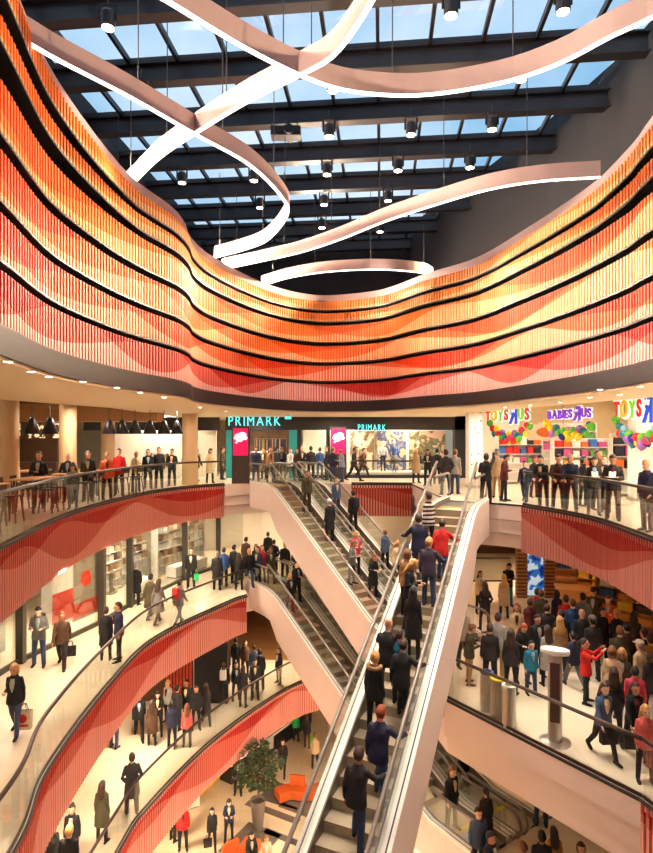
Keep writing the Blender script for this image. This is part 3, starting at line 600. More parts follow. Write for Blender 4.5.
b = MB(); b.bar((-.8, 0, .75), (-.8, 0, 1.8), .015); b.bar((.8, 0, .75), (.8, 0, 1.8), .015); b.build('hanging_wire', M_DARK, o)
# ---------------------------------------------------------------- food court
M_TOP = mat('table_top', srgb(206, 150, 92), .4, 0, .12, 8); M_STOOL = mat('stool_paint', srgb(74, 48, 40), .5)
def table(label, x, y, rz, w=1.5, d=.75):
    o = thing('dining_table', label, 'table', (x, y, 0), rz); MB().box(-w/2, w/2, -d/2, d/2, .97, 1.02).build('table_top', M_TOP, o, bevel=.008)
    for sx in (-1, 1):
        for sy in (-1, 1): MB().bar((sx*(w/2-.1), sy*(d/2-.08), 0), (sx*(w/2-.12), sy*(d/2-.1), .97), .05).build('leg', M_STOOL, o)
    return o
def stool(label, x, y, rz):
    o = thing('bar_stool', label, 'stool', (x, y, 0), rz); MB().box(-.18, .18, -.18, .18, .68, .72).build('seat', M_STOOL, o, bevel=.01)
    for sx in (-1, 1):
        for sy in (-1, 1): MB().bar((sx*.2, sy*.2, 0), (sx*.14, sy*.14, .68), .035).build('leg', M_STOOL, o)
    b = MB(); b.bar((-.15, .17, .7), (-.17, .21, 1.05), .03); b.bar((.15, .17, .7), (.17, .21, 1.05), .03); b.box(-.18, .18, .19, .22, .88, 1.06); b.build('backrest', M_STOOL, o)
TBL = [(-8.2, 12.3, 1.5), (-8.9, 14.6, 1.55), (-8.9, 17.3, 1.6), (-8.8, 19.8, 1.5), (-8.2, 22.2, 1.2), (-10.8, 15.5, 1.5), (-11.2, 18.2, 1.5), (-11.0, 21.2, 1.5)]
TL = ['nearest the left edge', 'second along the glass', 'third along the glass', 'fourth along the glass', 'last along the glass', 'nearest of back row', 'middle of back row', 'farthest of back row']
for (x, y, r), l in zip(TBL, TL):
    table('high wooden food court table, '+l, x, y, r)
    for k, (a, b_, s) in enumerate(((-.4, -.62, math.pi), (.4, -.62, math.pi), (-.4, .62, 0), (.4, .62, 0))):
        c_, s_ = math.cos(r), math.sin(r); stool('brown stool, %s seat of food court table %s' % (('near right', 'far right', 'near left', 'far left')[k], l), x+a*c_-b_*s_, y+a*s_+b_*c_, r+s)
LB = ['first', 'second', 'third', 'fourth', 'fifth', 'sixth', 'seventh', 'eighth']
for (u, y), n in zip(((32, 19), (50, 19), (109, 21.5), (122, 22), (135, 22.5), (150, 23), (164, 23.5), (177, 24)), LB):
    z = zv(434, y); o = thing('pendant_lamp', 'black cone pendant lamp over the food court, %s from the left' % n, 'pendant lamp', ((u-CU)*y/F, y, z))
    MB().lathe([(.27, 0), (.09, .52), (.05, .56), (.045, .56), (.08, .5), (.26, .005)], n=18).build('shade', M_BLACK, o, smooth=True); MB().lathe([(.001, .05), (.06, .08), (.07, .14), (.03, .24)], n=10).build('bulb', M_LAMP, o, smooth=True); MB().tube([(0, 0, .56), (0, 0, 4.68-z)], .012, 5).build('cord', M_BLACK, o)
struct(MB().box(-14, -7.6, 25.5, 26.6, 2.95, 3.75).build('trim_12', M_WOOD)); struct(MB().box(-22.8, -13, 27.5, 27.8, 0, 4.6).build('wall_kitchen', M_BROWN))
struct(MB().box(-12.9, -6.4, 33, 33.2, 0, 4.6).build('wall_fashion', M_SHOPW)); struct(MB().box(-12.9, -5.7, 30.2, 30.4, 2.6, 3.3).build('trim_13', M_BLACK))
o = tag(MB().box(-16, -11.6, 24.4, 25.1, 0, 1.15).build('serving_counter', M_DWOOD), 'dark wooden serving counter at the back of the food court', 'counter')
for i, x in enumerate((-15.2, -14, -12.8)): tag(MB().box(x-.4, x+.4, 27.44, 27.5, 2.2, 2.9).build('menu_board', screen_mat('menu', srgb(250, 230, 190), srgb(80, 50, 30), 5, .6)), 'lit menu board over the food court counter, %s' % ('left', 'middle', 'right')[i], 'menu board')
rack(-9.6, 32.3, 0, 0, 14, 'clothes rack in the white shop behind the food court, left'); rack(-7.6, 32.3, 0, 0, 10, 'clothes rack in the white shop behind the food court, right')
# ---------------------------------------------------------------- middle floor, left shops
SP = [at(-60, 716, Z1), at(21, 663, Z1), at(102, 624, Z1), at(130, 607, Z1), at(185, 580, Z1), (-5.6, 29.5), (-4.6, 31.5), (5, 31.5)]
def lerp2(a, b, t): return (a[0]+(b[0]-a[0])*t, a[1]+(b[1]-a[1])*t)
M_MULL = mat('shop_mullion', srgb(70, 66, 58), .4, .4)
for i in range(6):
    a, b = SP[i], SP[i+1]; w = struct(MB().sweep([a, b], [(.02, Z1+.15), (.02, -1.5), (.04, -1.5), (.04, Z1+.15)], closed=True).build('window_%d' % (30+i), M_GLASS))
    if i == 3: pass
    struct(MB().sweep([a, b], [(0, Z1), (0, Z1+.15), (.1, Z1+.15), (.1, Z1)], closed=True).build('baseboard_left', M_MULL))
    struct(MB().box(a[0]-.11, a[0]+.11, a[1]-.11, a[1]+.11, Z1, -1.3).build('trim_%d' % (20+i), M_MULL))
BW = [(x-4.5, y+2.2) for x, y in SP[:5]]+[(-8, 33.5), (-4, 35.5), (6, 35.5)]
struct(MB().sweep(BW, [(0, Z1), (0, -1.3), (.1, -1.3), (.1, Z1)], closed=True).build('wall_shops', M_SHOPW))
def along(i, t, d=.6): a, b = SP[i], SP[i+1]; x, y = lerp2(a, b, t); L = math.dist(a, b); return x-(b[1]-a[1])/L*d, y+(b[0]-a[0])/L*d, math.atan2(b[1]-a[1], b[0]-a[0])
M_REDP = mat('poster_red', srgb(214, 52, 30), .5); M_GREYP = mat('poster_grey', srgb(150, 136, 118), .5)
def window_poster(i, t, w, h, z, m, label, disc=None, band=None):
    x, y, r = along(i, t, .25); o = thing('window_poster', label, 'poster', (x, y, Z1+z), r); MB().box(-w/2, w/2, -.01, .01, 0, h).build('sheet', m, o)
    if disc: b = MB(); b.add([(disc*math.cos(a), -.016, h*.62+disc*math.sin(a)) for a in [j*math.pi/12 for j in range(24)]], [tuple(range(24))]); b.build('round_print', M_REDP, o)
    if band: MB().box(-w/2, w/2, -.014, -.011, .1, .1+band).build('red_band', M_REDP, o)
window_poster(1, .55, 1.0, 2.0, .5, M_WHITE, 'white shop window poster with a red band behind the man in a grey jacket', None, 1.0)
window_poster(1, .85, 1.3, 2.2, .4, M_GREYP, 'grey shop window poster with a red disc and red band', .28, .5)
window_poster(0, .75, .9, 2.0, .5, M_WHITE, 'white poster in the shop window at the left edge', .2)
def boot(x, y, z, r, m, label):
    o = thing('boot_cutout', label, 'display figure', (x, y, z), r); b = MB()
    b.prism([(-.12, 0), (.2, 0), (.24, .08), (.08, .2), (.06, .75), (-.12, .75), (-.13, .3)], -.02, .02); me = b.mesh('panel', m); me.transform(Matrix.Rotation(math.pi/2, 4, 'X')); q = bpy.data.objects.new('panel', me); COL.objects.link(q); q.parent = o
    MB().box(-.16, .26, -.1, .1, -.06, 0).build('stand', M_STEEL, o)
for i, (seg, t) in enumerate(((2, .25), (2, .75), (3, .2))): x, y, r = along(seg, t, .5); boot(x, y, Z1+.7, r, M_GREYP, 'grey boot shaped display in the left shop windows, %s from the left' % LB[i])
SHL = ['by the left window pillar', 'behind the seated shoppers window', 'behind the couple by the glass', 'beside the man in a black suit', 'behind the middle floor corner']
for i, (seg, t, d, w) in enumerate(((2, .5, 2.0, 2.6), (3, .25, 2.2, 2.6), (3, .8, 2.4, 2.6), (4, .35, 1.6, 2.4), (4, .95, 1.8, 2.4))):
    x, y, r = along(seg, t, d); shelf(x, y, Z1, r, w, 2.5, 6, 6, PW, 'white shoe shelf in the left shops, '+LB[i]+' from the left', skip=(0, 1, 2, 1, 2)[i])
for i, (seg, t) in enumerate(((3, .45), (4, .2), (4, .7))):
    x, y, r = along(seg, t, .8); o = thing('display_plinth', 'white display plinth in the left shop windows, %s from the left' % LB[i], 'plinth', (x, y, Z1), r); MB().box(-.6, .6, -.3, .3, .06, .55).build('block', M_WHITE, o, bevel=.01); MB().box(-.55, .55, -.26, .26, 0, .06).build('foot', M_DARK, o)
# ---------------------------------------------------------------- middle floor, right shop
def slat_pillar(u, y, w, label):
    o = thing('wood_slat_pillar', label, 'pillar', ((u-CU)*y/F, y, Z1)); MB().box(-w/2+.02, w/2-.02, -.12, .12, 0, 3.15).build('core', M_DWOOD, o)
    b = MB()
    for i in range(21): b.box(-w/2, w/2, -.15, .15, .05+i*.15, .13+i*.15)
    b.build('slats', M_WOOD, o)
slat_pillar(521.5, 24, .44, 'wood slatted pillar left of the blue picture'); slat_pillar(549, 24, .44, 'wood slatted pillar right of the blue picture')
o = thing('picture_panel', 'tall blue and white abstract picture panel between the wood pillars', 'picture', ((535-CU)*24.1/F, 24.1, Z1)); MB().box(-.42, .42, .0, .08, 0, 3.1).build('frame', M_WOOD, o); MB().box(-.4, .4, -.02, 0, .05, 3.05).build('picture', screen_mat('blue_picture', srgb(210, 226, 236), srgb(40, 110, 190), 2.2, .5, srgb(20, 40, 110)), o)
for i, (u, y, r, w) in enumerate(((577, 25.5, -.1, 3), (612, 22, -.4, 2.6), (645, 19, -.7, 3), (560, 30, 0, 3.5))):
    shelf((u-CU)*y/F, y, Z1, r, w, 2.3, 6, 5, PD, 'wooden goods shelf in the crowded right shop, %s' % ('behind the crowd', 'above the white cap', 'at the right edge', 'at the back')[i], M_WOOD, skip=(2, 1, 1, 3)[i])
for (u, v, lab) in ((578, 612, 'wooden sales counter behind the crowd, right shop'), (598, 600, 'second wooden counter farther back in the right shop')):
    x, y = at(u, v, Z1); o = thing('sales_counter', lab, 'counter', (x, y, Z1), -.3); MB().box(-.8, .8, -.35, .35, 0, .92).build('body', M_WOOD, o); MB().box(-.84, .84, -.4, .4, .92, .97).build('top', M_TOP, o)
struct(MB().box(7, 22.8, 33, 33.2, Z1, -1.3).build('wall_rightshop', M_BROWN))
balustrade(resample([(5.6, 26.5), (8.6, 26.5)], .5), Z1, 'short glass balustrade at the back of the middle floor, right')
lid = {}
for (u, v), c, l in zip(((487, 710), (497.5, 718), (509, 726)), ((60, 80, 150), (220, 190, 40), (220, 220, 214)), ('blue rimmed', 'yellow rimmed', 'white rimmed')):
    x, y = at(u, v, Z1); o = thing('litter_bin', 'steel litter bin on the bridge, %s, one of three in a row' % l, 'litter bin', (x, y, Z1)); MB().lathe([(.16, 0), (.16, .92)], n=24).build('body', M_STEEL, o); MB().lathe([(.165, .92), (.165, .96), (.1, .97), (.1, .9), (.001, .88)], n=24).build('rim', mat('rim_'+l, srgb(*c), .4), o)
x, y = at(555, 742, Z1); o = thing('information_totem', 'steel information totem with a white oval head on the bridge', 'sign post', (x, y, Z1), -.4)
MB().lathe([(.32, 0), (.32, .03), (.14, .05), (.14, .06)], n=28).build('base_plate', M_STEEL, o); MB().lathe([(.15, .05), (.15, 1.95)], n=24).build('post', M_STEEL, o)
b = MB(); b.lathe([(.001, -.03), (.3, -.025), (.31, 0), (.3, .025), (.001, .03)], n=28); q = b.build('oval_head', M_WHITE, o); q.scale = (1, .55, 2); q.location = (0, -.02, 2.02)
MB().box(-.1, .1, -.165, -.15, .5, 1.8).build('display', mat('totem_display', srgb(90, 60, 56), .3), o)
# ---------------------------------------------------------------- lower gallery and ground floor
x0, y0 = at(163, 708, Z0); struct(MB().box(-12, x0, y0+.6, y0+.8, Z0, Z0+3.1).build('wall_gallery', M_BROWN)); o = tag(ribbed('slatted_screen', [(x0, y0+.5), (x0+1.15, y0+.35)], Z0, Z0+3.1, [mat('screen_dark', srgb(60, 14, 10), .6), mat('screen_red', srgb(200, 60, 34), .6), M_DARK], .14, .06, .1), 'red vertical slatted screen on the lower gallery', 'screen')
struct(MB().box(x0+1.2, x0+2.6, y0+.4, y0+.7, Z0, Z0+3.1).build('wall_gallery', M_BLACK))
slab('floor', None, Z0+.01, .008, mat('cafe_floor', srgb(150, 104, 62), .5, 0, .08, 1), outer=[(-5.5, 29), (-1.5, 28.6), (6, 30), (6, 38), (-6, 38)])
px, py = at(258, 829, ZG); o = thing('potted_tree', 'leafy green tree in a tall grey pot on the ground floor', 'potted tree', (px, py, ZG))
MB().lathe([(.2, 0), (.3, 1.15), (.31, 1.2), (.26, 1.2), (.25, 1.1), (.001, 1.1)], n=24).build('pot', mat('pot_grey', srgb(110, 98, 88), .6), o, smooth=False)
b = MB(); b.tube([(0, 0, 1.1), (.02, 0, 1.6), (-.02, .03, 2.1)], .04, 6)
for i in range(7): a = i*.9; b.tube([(0, 0, 1.45+.06*i), (.3*math.cos(a), .3*math.sin(a), 1.9+.08*i), (.55*math.cos(a), .55*math.sin(a), 2.2+.1*i)], .02, 5, rr=[.03, .02, .01])
b.build('trunk', M_DWOOD, o)
b = MB()
for i in range(950):
    a = random.uniform(0, 6.283); h = random.uniform(-1, 1); r = math.sqrt(1-h*h)*random.choice((random.uniform(.3, .7), 1, .9))*(.85+.22*math.sin(3*a+4*h)); p = Vector((r*.95*math.cos(a), r*.95*math.sin(a), 2.45+h*.95*(1 if h > 0 else .75)))
    d = Vector((math.cos(a)+random.uniform(-.6, .6), math.sin(a)+random.uniform(-.6, .6), random.uniform(-.7, .5))).normalized(); q = d.cross(Vector((random.uniform(-1, 1), random.uniform(-1, 1), 1))).normalized(); L = random.uniform(.13, .26)
    b.add([p, p+d*L*.5+q*L*.28, p+d*L, p+d*L*.5-q*L*.28], [(0, 1, 2, 3)])
b.build('foliage', mat('leaf_green', srgb(52, 66, 28), .5, 0, .35, 3), o, recalc=False)
M_OR = mat('orange_upholstery', srgb(196, 84, 20), .6)
def bench(u, v, rz, label, two=True):
    x, y = at(u, v, ZG); o = thing('lounge_bench', label, 'bench', (x, y, ZG), rz)
    pl = smooth_line([(-1.0, 0), (-.4, .22), (.3, .05), (1.0, .2)], .12); MB().sweep(pl, [(-.32, .1), (-.32, .42), (-.28, .45), (.28, .45), (.32, .42), (.32, .1)], closed=True).build('seat', M_OR, o)
    MB().sweep(pl, [(-.26, 0), (-.26, .1), (.26, .1), (.26, 0)], closed=True).build('plinth', M_DARK, o)
    MB().sweep(pl[5:11], [(.14, .45), (.18, .85), (.3, .85), (.3, .45)], closed=True).build('backrest', M_OR, o)
bench(300, 800, .1, 'wavy orange lounge bench beside the potted tree'); bench(240, 868, 1.0, 'orange lounge bench at the bottom edge with two people on it')
for i, (u, v, w, d, r) in enumerate(((272, 812, 2.6, .35, 0), (300, 812, 2.0, .3, 0), (258, 836, 1.6, 1.0, 0), (292, 797, 2.6, 1.4, .1), (240, 850, 1.4, .9, 0), (284, 838, 1.8, .3, 0))):
    x, y = at(u, v, ZG); q = MB().box(-w/2, w/2, -d/2, d/2, .0, .012).build('floor_inlay', mat('inlay_grey', srgb(104, 92, 82), .6)); q.location = (x, y, ZG); q.rotation_euler.z = -.5+r; q['kind'] = 'structure'
a, b_ = Vector(at(232, 785, ZG)), Vector(at(312, 723, ZG)); d = (b_-a); L = d.length
o = thing('market_stall', 'long black market counter with piled goods on the ground floor', 'market stall', (a.x, a.y, ZG), math.atan2(d.y, d.x))
MB().box(0, L, .02, .95, 0, .85).build('base', M_BLACK, o); MB().box(-.05, L+.05, -.03, 1.05, .85, .95).build('counter_top', M_WHITE, o); MB().box(L*.4, L*.46, -.05, -.03, .3, .95).build('price_board', M_WHITE, o)
for i in range(26):
    q = mslot(boxm, random.choice(PC+PW), 'crate'); t = .1+i*(L-.3)/26
    q.matrix_world = Matrix.Translation((a.x, a.y, ZG+.95)) @ Matrix.Rotation(math.atan2(d.y, d.x), 4, 'Z') @ Matrix.Translation((t, .3+.4*(i % 2), 0)) @ Matrix.Diagonal((.3, .34, random.uniform(.12, .32), 1)); tag(q, 'small goods crate on the black market counter', 'crate', 'goods on the market counter')
k = 0
for r_ in range(3):
    for c_ in range(4):
        x, y = at(200+c_*6.5, 792-c_*6, ZG); q = mslot(boxm, mat('crate_yellow', srgb(206, 170, 20), .5), 'yellow_crate'); q.location = (x, y, ZG+r_*.36); q.scale = (.5, .42, .34); q.rotation_euler.z = .5
        tag(q, 'yellow crate in the stacks at the red balcony, %s row, %s stack from the left' % (('bottom', 'middle', 'top')[r_], LB[c_]), 'crate', 'yellow crates')
x, y = at(186, 806, ZG); o = thing('white_plinth', 'low white plinth beside the yellow crates', 'plinth', (x, y, ZG), .5); MB().box(-.5, .5, -.35, .35, .05, .6).build('block', M_WHITE, o, bevel=.01); MB().box(-.45, .45, -.3, .3, 0, .05).build('foot', M_DARK, o)
# ---------------------------------------------------------------- floodlights hung under the beams
FL = [(108, 28), (141, 99), (182, 183), (260, 208), (329, 137), (333, 91), (451, 16), (411, 135), (398, 171), (521, 80), (563, 12), (492, 130), (470, 168), (327, 175), (254, 181), (324, 205), (388, 201), (380, 232), (322, 228)]
SPOTS = []
fl0 = None
for i, (u, v) in enumerate(FL):
    Hf = 8.75; y = F*Hf/(VH-v); x = (u-CU)*y/F
    if fl0 is None:
        fl0 = thing('floodlight', '', 'floodlight', (0, 0, 0), 0, 'floodlights under the skylight')
        MB().lathe([(.13, 0), (.15, .02), (.15, .3), (.12, .36), (.05, .38)], n=18).build('housing', M_BLACK, fl0); MB().lathe([(.001, -.004), (.125, -.002), (.125, .01)], n=18).build('lens', M_LAMP, fl0)
        b = MB(); b.bar((-.17, 0, .15), (-.17, 0, .5), .02, .05); b.bar((.17, 0, .15), (.17, 0, .5), .02, .05); b.bar((-.18, 0, .5), (.18, 0, .5), .05, .02); b.tube([(0, 0, .5), (0, 0, .78)], .02, 6); b.build('yoke', M_BLACK, fl0); o = fl0
    else: o = copy_tree(fl0)
    o.location = (x, y, HC+Hf); SPOTS.append((x, y, HC+Hf))
    o['label'] = 'black hanging floodlight under the skylight, %s' % ('upper left beside the ribbon', 'left above the crossing ribbons', 'left below the crossing', 'centre left low', 'centre right of the ribbon crossing', 'just under the low ribbon', 'top right of centre, largest', 'right of centre under the ribbon', 'right of centre, lower', 'right, just under the low ribbon', 'top right corner', 'right, third row', 'right, fourth row', 'centre, fourth row', 'left of centre inside the hook', 'centre, fifth row', 'right of centre, fifth row', 'right of centre, farthest', 'centre, farthest')[i]

for i, (u, v) in enumerate(((8, 361), (31, 371), (49, 376), (83, 381), (117, 387), (140, 392), (164, 397), (200, 407), (226, 411), (560, 402), (590, 397), (620, 394), (640, 386), (530, 405), (600, 389), (505, 407))):
    z = HC+1.1; y = F*(HC-z)/(v-VH); x = (u-CU)*y/F
    o = thing('downlight', 'small recessed downlight in the cream soffit, %s from the left on the %s side' % (ORD[i % 9], 'left' if i < 9 else 'right'), 'downlight', (x, y, z-.004)); MB().lathe([(.065, -.012), (.08, 0)], n=16).build('ring', M_STEEL, o); MB().lathe([(.001, -.016), (.06, -.014), (.06, -.01)], n=16).build('lens', M_LAMP, o)

for i, (j, dx) in enumerate(((1, 0.1), (1, -.25), (3, .2))):
    x, y, r = TBL[j]; o = thing('tray', 'yellow tray on the food court table %s, %s' % (TL[j], ('right', 'left', 'middle')[i]), 'tray', (x+dx*math.cos(r), y+dx*math.sin(r), 1.02), r); MB().box(-.14, .14, -.1, .1, 0, .015).box(-.14, .14, -.1, -.085, .015, .12).box(-.14, .14, .085, .1, .015, .12).box(-.14, -.125, -.085, .085, .015, .12).box(.125, .14, -.085, .085, .015, .12).build('bowl', mat('tray_yellow', srgb(230, 180, 20), .5), o)
x, y = ((20-CU)*9.0/F, 9.0); o = thing('projector', 'small white projector hanging on the dark fascia, left', 'projector', (FP[44][0]+.2, FP[44][1], HC+1.38), 0)
MB().box(-.09, .09, -.14, .14, -.07, .07).build('body', M_WHITE, o, bevel=.01); MB().lathe([(.04, 0), (.04, .1)], (0, -.14, 0), 12, M=Matrix.Rotation(math.pi/2, 3, 'X')).build('lens', M_BLACK, o); MB().box(-.2, -.09, -.02, .02, -.02, .02).build('bracket', M_DARK, o)
o = thing('exit_sign', 'small turquoise hanging sign right of the large shop letters', 'sign', ((288-CU)*27/F, 27, HC+.85)); MB().box(-.15, .15, -.03, .03, 0, .13).build('panel', M_TEALL, o); MB().bar((0, 0, .13), (0, 0, .32), .02).build('bracket', M_DARK, o)

tag(MB().box(-1.3, 6.9, 31.5, 33.38, 0, .3).build('display_platform', M_WHITE, None, bevel=.01), 'low white platform under the mannequins in the display window', 'platform')
Hf = 9.0; y = F*Hf/(VH-138); o = thing('lifting_hoist', 'dark boxy hoist hanging under the skylight inside the hook shaped ribbon', 'hoist', ((286-CU)*y/F, y, HC+Hf))
MB().box(-.45, .45, -.2, .2, 0, .28).build('housing', M_DARK, o, bevel=.02); MB().lathe([(.14, -.3), (.14, .3)], (.1, 0, .14), 14, M=Matrix.Rotation(math.pi/2, 3, 'X')).build('drum', M_BEAM, o)
for sx in (-.35, .35): MB().tube([(sx, 0, .27), (sx, 0, .52)], .02, 6).build('hanger', M_DARK, o)
# ---------------------------------------------------------------- people: a body is lofted limb by limb and fused into one continuous surface; clothes and hair are parts of their own
def ring_loft(b, rings, n=14, mi=0):
    """rings: (centre, half width vector, half depth vector)"""
    vs = []
    for c, a, d in rings:
        c, a, d = Vector(c), Vector(a), Vector(d); vs += [c+a*math.cos(t)+d*math.sin(t) for t in [2*math.pi*j/n for j in range(n)]]
    k = len(rings); b.add(vs, [(i*n+j, i*n+(j+1) % n, (i+1)*n+(j+1) % n, (i+1)*n+j) for i in range(k-1) for j in range(n)]+[tuple(range(n))[::-1], tuple((k-1)*n+j for j in range(n))], mi)
def ball(b, c, r, n=10, M=None):
    rx, ry, rz = r if isinstance(r, (tuple, list)) else (r, r, r); rings = []; c = Vector(c); M = M or Matrix.Identity(3)
    for i in range(n-1):
        t = -math.pi/2+math.pi*(i+.6)/(n-1+.2); rings.append((c+M @ Vector((0, 0, rz*math.sin(t))), M @ Vector((rx*math.cos(t), 0, 0)), M @ Vector((0, ry*math.cos(t), 0))))
    ring_loft(b, rings, 12)
def limb(b, pts, rad, n=10):
    P = []; R = []
    for i in range(len(pts)-1):
        for j in range(4): t = j/4; P.append(Vector(pts[i]).lerp(Vector(pts[i+1]), t)); R.append(rad[i]*(1-t)+rad[i+1]*t)
    P.append(Vector(pts[-1])); R.append(rad[-1]); b.tube(P, 0, n, rr=R)
    for p, r in zip(pts, rad): ball(b, p, r*.99, 7)
def fuse(b, name, mats, vox, dec, jitter=0., extra=None):
    me = b.mesh(name, mats); bm = bmesh.new(); bm.from_mesh(me); bmesh.ops.recalc_face_normals(bm, faces=bm.faces); bm.to_mesh(me); bm.free()
    o = bpy.data.objects.new('tmp', me); COL.objects.link(o)
    r = o.modifiers.new('r', 'REMESH'); r.mode = 'VOXEL'; r.voxel_size = vox
    s = o.modifiers.new('s', 'SMOOTH'); s.factor = .5; s.iterations = 2
    if jitter:
        tx = bpy.data.textures.get('folds') or bpy.data.textures.new('folds', 'CLOUDS'); tx.noise_scale = .09
        d = o.modifiers.new('d', 'DISPLACE'); d.texture = tx; d.strength = jitter; d.mid_level = .5
    c = o.modifiers.new('c', 'DECIMATE'); c.ratio = dec
    dg = bpy.context.evaluated_depsgraph_get(); dg.update(); m2 = bpy.data.meshes.new_from_object(o.evaluated_get(dg)); bpy.data.objects.remove(o); m2.name = name
    m2.materials.clear()
    for m in mats: m2.materials.append(m)
    m2.shade_smooth(); return m2
M_EYE = mat('eye_dark', srgb(30, 22, 20), .3); M_LIP = mat('lip', srgb(160, 84, 76), .5)
# pose: lean, head tilt (forward +), head turn, legs [(hip flex, abduct, knee)] left / right, arms [(upper dir), (fore dir)] for the person's left (+x) and right (-x), x given outward, y forward negative
def dirs(*a): return [Vector(q).normalized() for q in a]
DN = ((.16, .05, -1), (.06, -.22, -1))
POSE = {
 'stand': dict(lean=2, tilt=4, legs=((3, 4, 2), (-2, 4, 2)), L=DN, R=((.14, .08, -1), (.05, -.3, -1))),
 'pockets': dict(lean=1, tilt=6, legs=((8, 6, 10), (-3, 4, 2)), L=((.4, .2, -1), (-.35, -.5, -.8)), R=((.4, .2, -1), (-.35, -.5, -.8))),
 'phone': dict(lean=4, tilt=24, legs=((4, 4, 4), (-3, 5, 3)), L=((.22, -.1, -1), (-.35, -1, .25)), R=((.22, -.1, -1), (-.35, -1, .25))),
 'walk': dict(lean=5, tilt=4, legs=((26, 2, 8), (-20, 2, 22)), L=((.14, .45, -1), (.05, -.1, -1)), R=((.14, -.4, -1), (.05, -.8, -.9))),
 'carry': dict(lean=3, tilt=8, legs=((16, 2, 6), (-14, 2, 18)), L=((.16, .1, -1), (.02, -.1, -1)), R=((.2, .2, -1), (-.2, -.9, .1))),
 'rail': dict(lean=22, tilt=-2, legs=((2, 5, 3), (-8, 5, 2)), L=((.22, -.75, -.8), (-.4, -1, -.15)), R=((.22, -.75, -.8), (-.4, -1, -.15))),
 'crossed': dict(lean=0, tilt=3, legs=((4, 5, 3), (-2, 5, 2)), L=((.3, -.15, -1), (-1, -.7, .15)), R=((.3, -.2, -1), (-1, -.8, .1))),
 'photo': dict(lean=-2, tilt=-4, legs=((4, 5, 3), (-2, 5, 2)), L=((.3, -.9, -.25), (-.3, -.8, .9)), R=((.3, -.9, -.25), (-.3, -.8, .9))),
 'up': dict(lean=-2, tilt=-8, legs=((4, 5, 3), (-2, 5, 2)), L=((.2, -.3, -1), (-.3, -1, .1)), R=((.4, -.7, .5), (.0, -.5, 1))),
 'holdR': dict(lean=10, tilt=6, legs=((38, 3, 46), (-4, 3, 6)), L=((.16, .15, -1), (.05, -.3, -1)), R=((.5, -.8, -.6), (.22, -1, .05))),
 'holdL': dict(lean=10, tilt=6, legs=((-4, 3, 6), (38, 3, 46)), L=((.5, -.8, -.6), (.22, -1, .05)), R=((.16, .15, -1), (.05, -.3, -1))),
 'restR': dict(lean=2, tilt=6, legs=((3, 4, 2), (-2, 4, 2)), L=DN, R=((.7, -.35, -.75), (.45, -1, -.15))),
 'restL': dict(lean=2, tilt=6, legs=((3, 4, 2), (-2, 4, 2)), L=((.7, -.35, -.75), (.45, -1, -.15)), R=DN),
 'sit': dict(lean=8, tilt=10, legs=((84, 6, 82), (84, 6, 86)), L=((.2, -.3, -1), (-.2, -1, -.1)), R=((.2, -.3, -1), (-.2, -1, -.1))),
}
TPL = {}
def skeleton(pose, sex):
    p = POSE[pose]; J = {}; w = .175 if sex == 'm' else .152; hp = .088 if sex == 'm' else .092
    Rl = Matrix.Rotation(math.radians(p['lean']), 3, 'X')
    hz = .92; pel = Vector((0, 0, hz)); up = lambda x, y, z: pel+Rl @ Vector((x, y, z-hz))
    J['pel'] = pel; J['w'] = up(0, 0, 1.08); J['ch'] = up(0, .005, 1.3); J['nk'] = up(0, .012, 1.47); 
    Rh = Rl @ Matrix.Rotation(math.radians(p['tilt']), 3, 'X'); J['Rh'] = Rh; J['hd'] = J['nk']+Rh @ Vector((0, -.015, .155))
    zmin = 9
    for sd, k, s in (('L', 0, 1), ('R', 1, -1)):
        fl, ab, kn = [math.radians(a) for a in p['legs'][k]]
        h = Vector((s*hp, 0, .90)); d = Vector((s*math.sin(ab), -math.sin(fl)*math.cos(ab), -math.cos(fl)*math.cos(ab)))
        a2 = fl-kn; d2 = Vector((s*math.sin(ab)*.5, -math.sin(a2), -math.cos(a2))).normalized()
        kn_ = h+d*.42; an = kn_+d2*.41; J['hip'+sd], J['kn'+sd], J['an'+sd] = h, kn_, an
        a3 = a2*.5 if pose != 'sit' else 0; J['ft'+sd] = Vector((s*.06, -math.cos(a3), math.sin(a3)*-.0+(-.0))).normalized(); J['ft'+sd] = Vector((s*.12, -1, math.sin(a3)*.6)).normalized()
        zmin = min(zmin, an.z-.07)
        sh = up(s*(w-.012), .012, 1.372); ud, fd = dirs(*p[sd]); ud, fd = Rl @ Vector((ud.x*s, ud.y, ud.z)), Rl @ Vector((fd.x*s, fd.y, fd.z))
        J['sh'+sd] = sh; J['el'+sd] = sh+ud*.28; J['wr'+sd] = J['el'+sd]+fd*.245; J['fd'+sd] = fd
    dz = Vector((0, 0, -zmin))
    for k in J:
        if k[:2] in ('pe', 'w', 'ch', 'nk', 'hd', 'hi', 'kn', 'an', 'sh', 'el', 'wr'): J[k] = J[k]+dz
    J['Rl'] = Rl; return J
def torso(b, J, sex, g):
    Rl = J['Rl']; x, y = Rl @ Vector((1, 0, 0)), Rl @ Vector((0, 1, 0)); m = sex == 'm'
    W = [(-.09, .13, .10), (0, .165 if m else .17, .115), (.16, .148 if m else .125, .10), (.28, .165 if m else .14, .112 if m else .105), (.38, .18 if m else .152, .115), (.44, .165 if m else .138, .1), (.485, .125 if m else .105, .085), (.525, .08, .068), (.56, .055, .055)]
    Z = Rl @ Vector((0, 0, 1)); ring_loft(b, [(J['pel']+Z*h, x*(a+g), y*(d+g)) for h, a, d in W], 16)
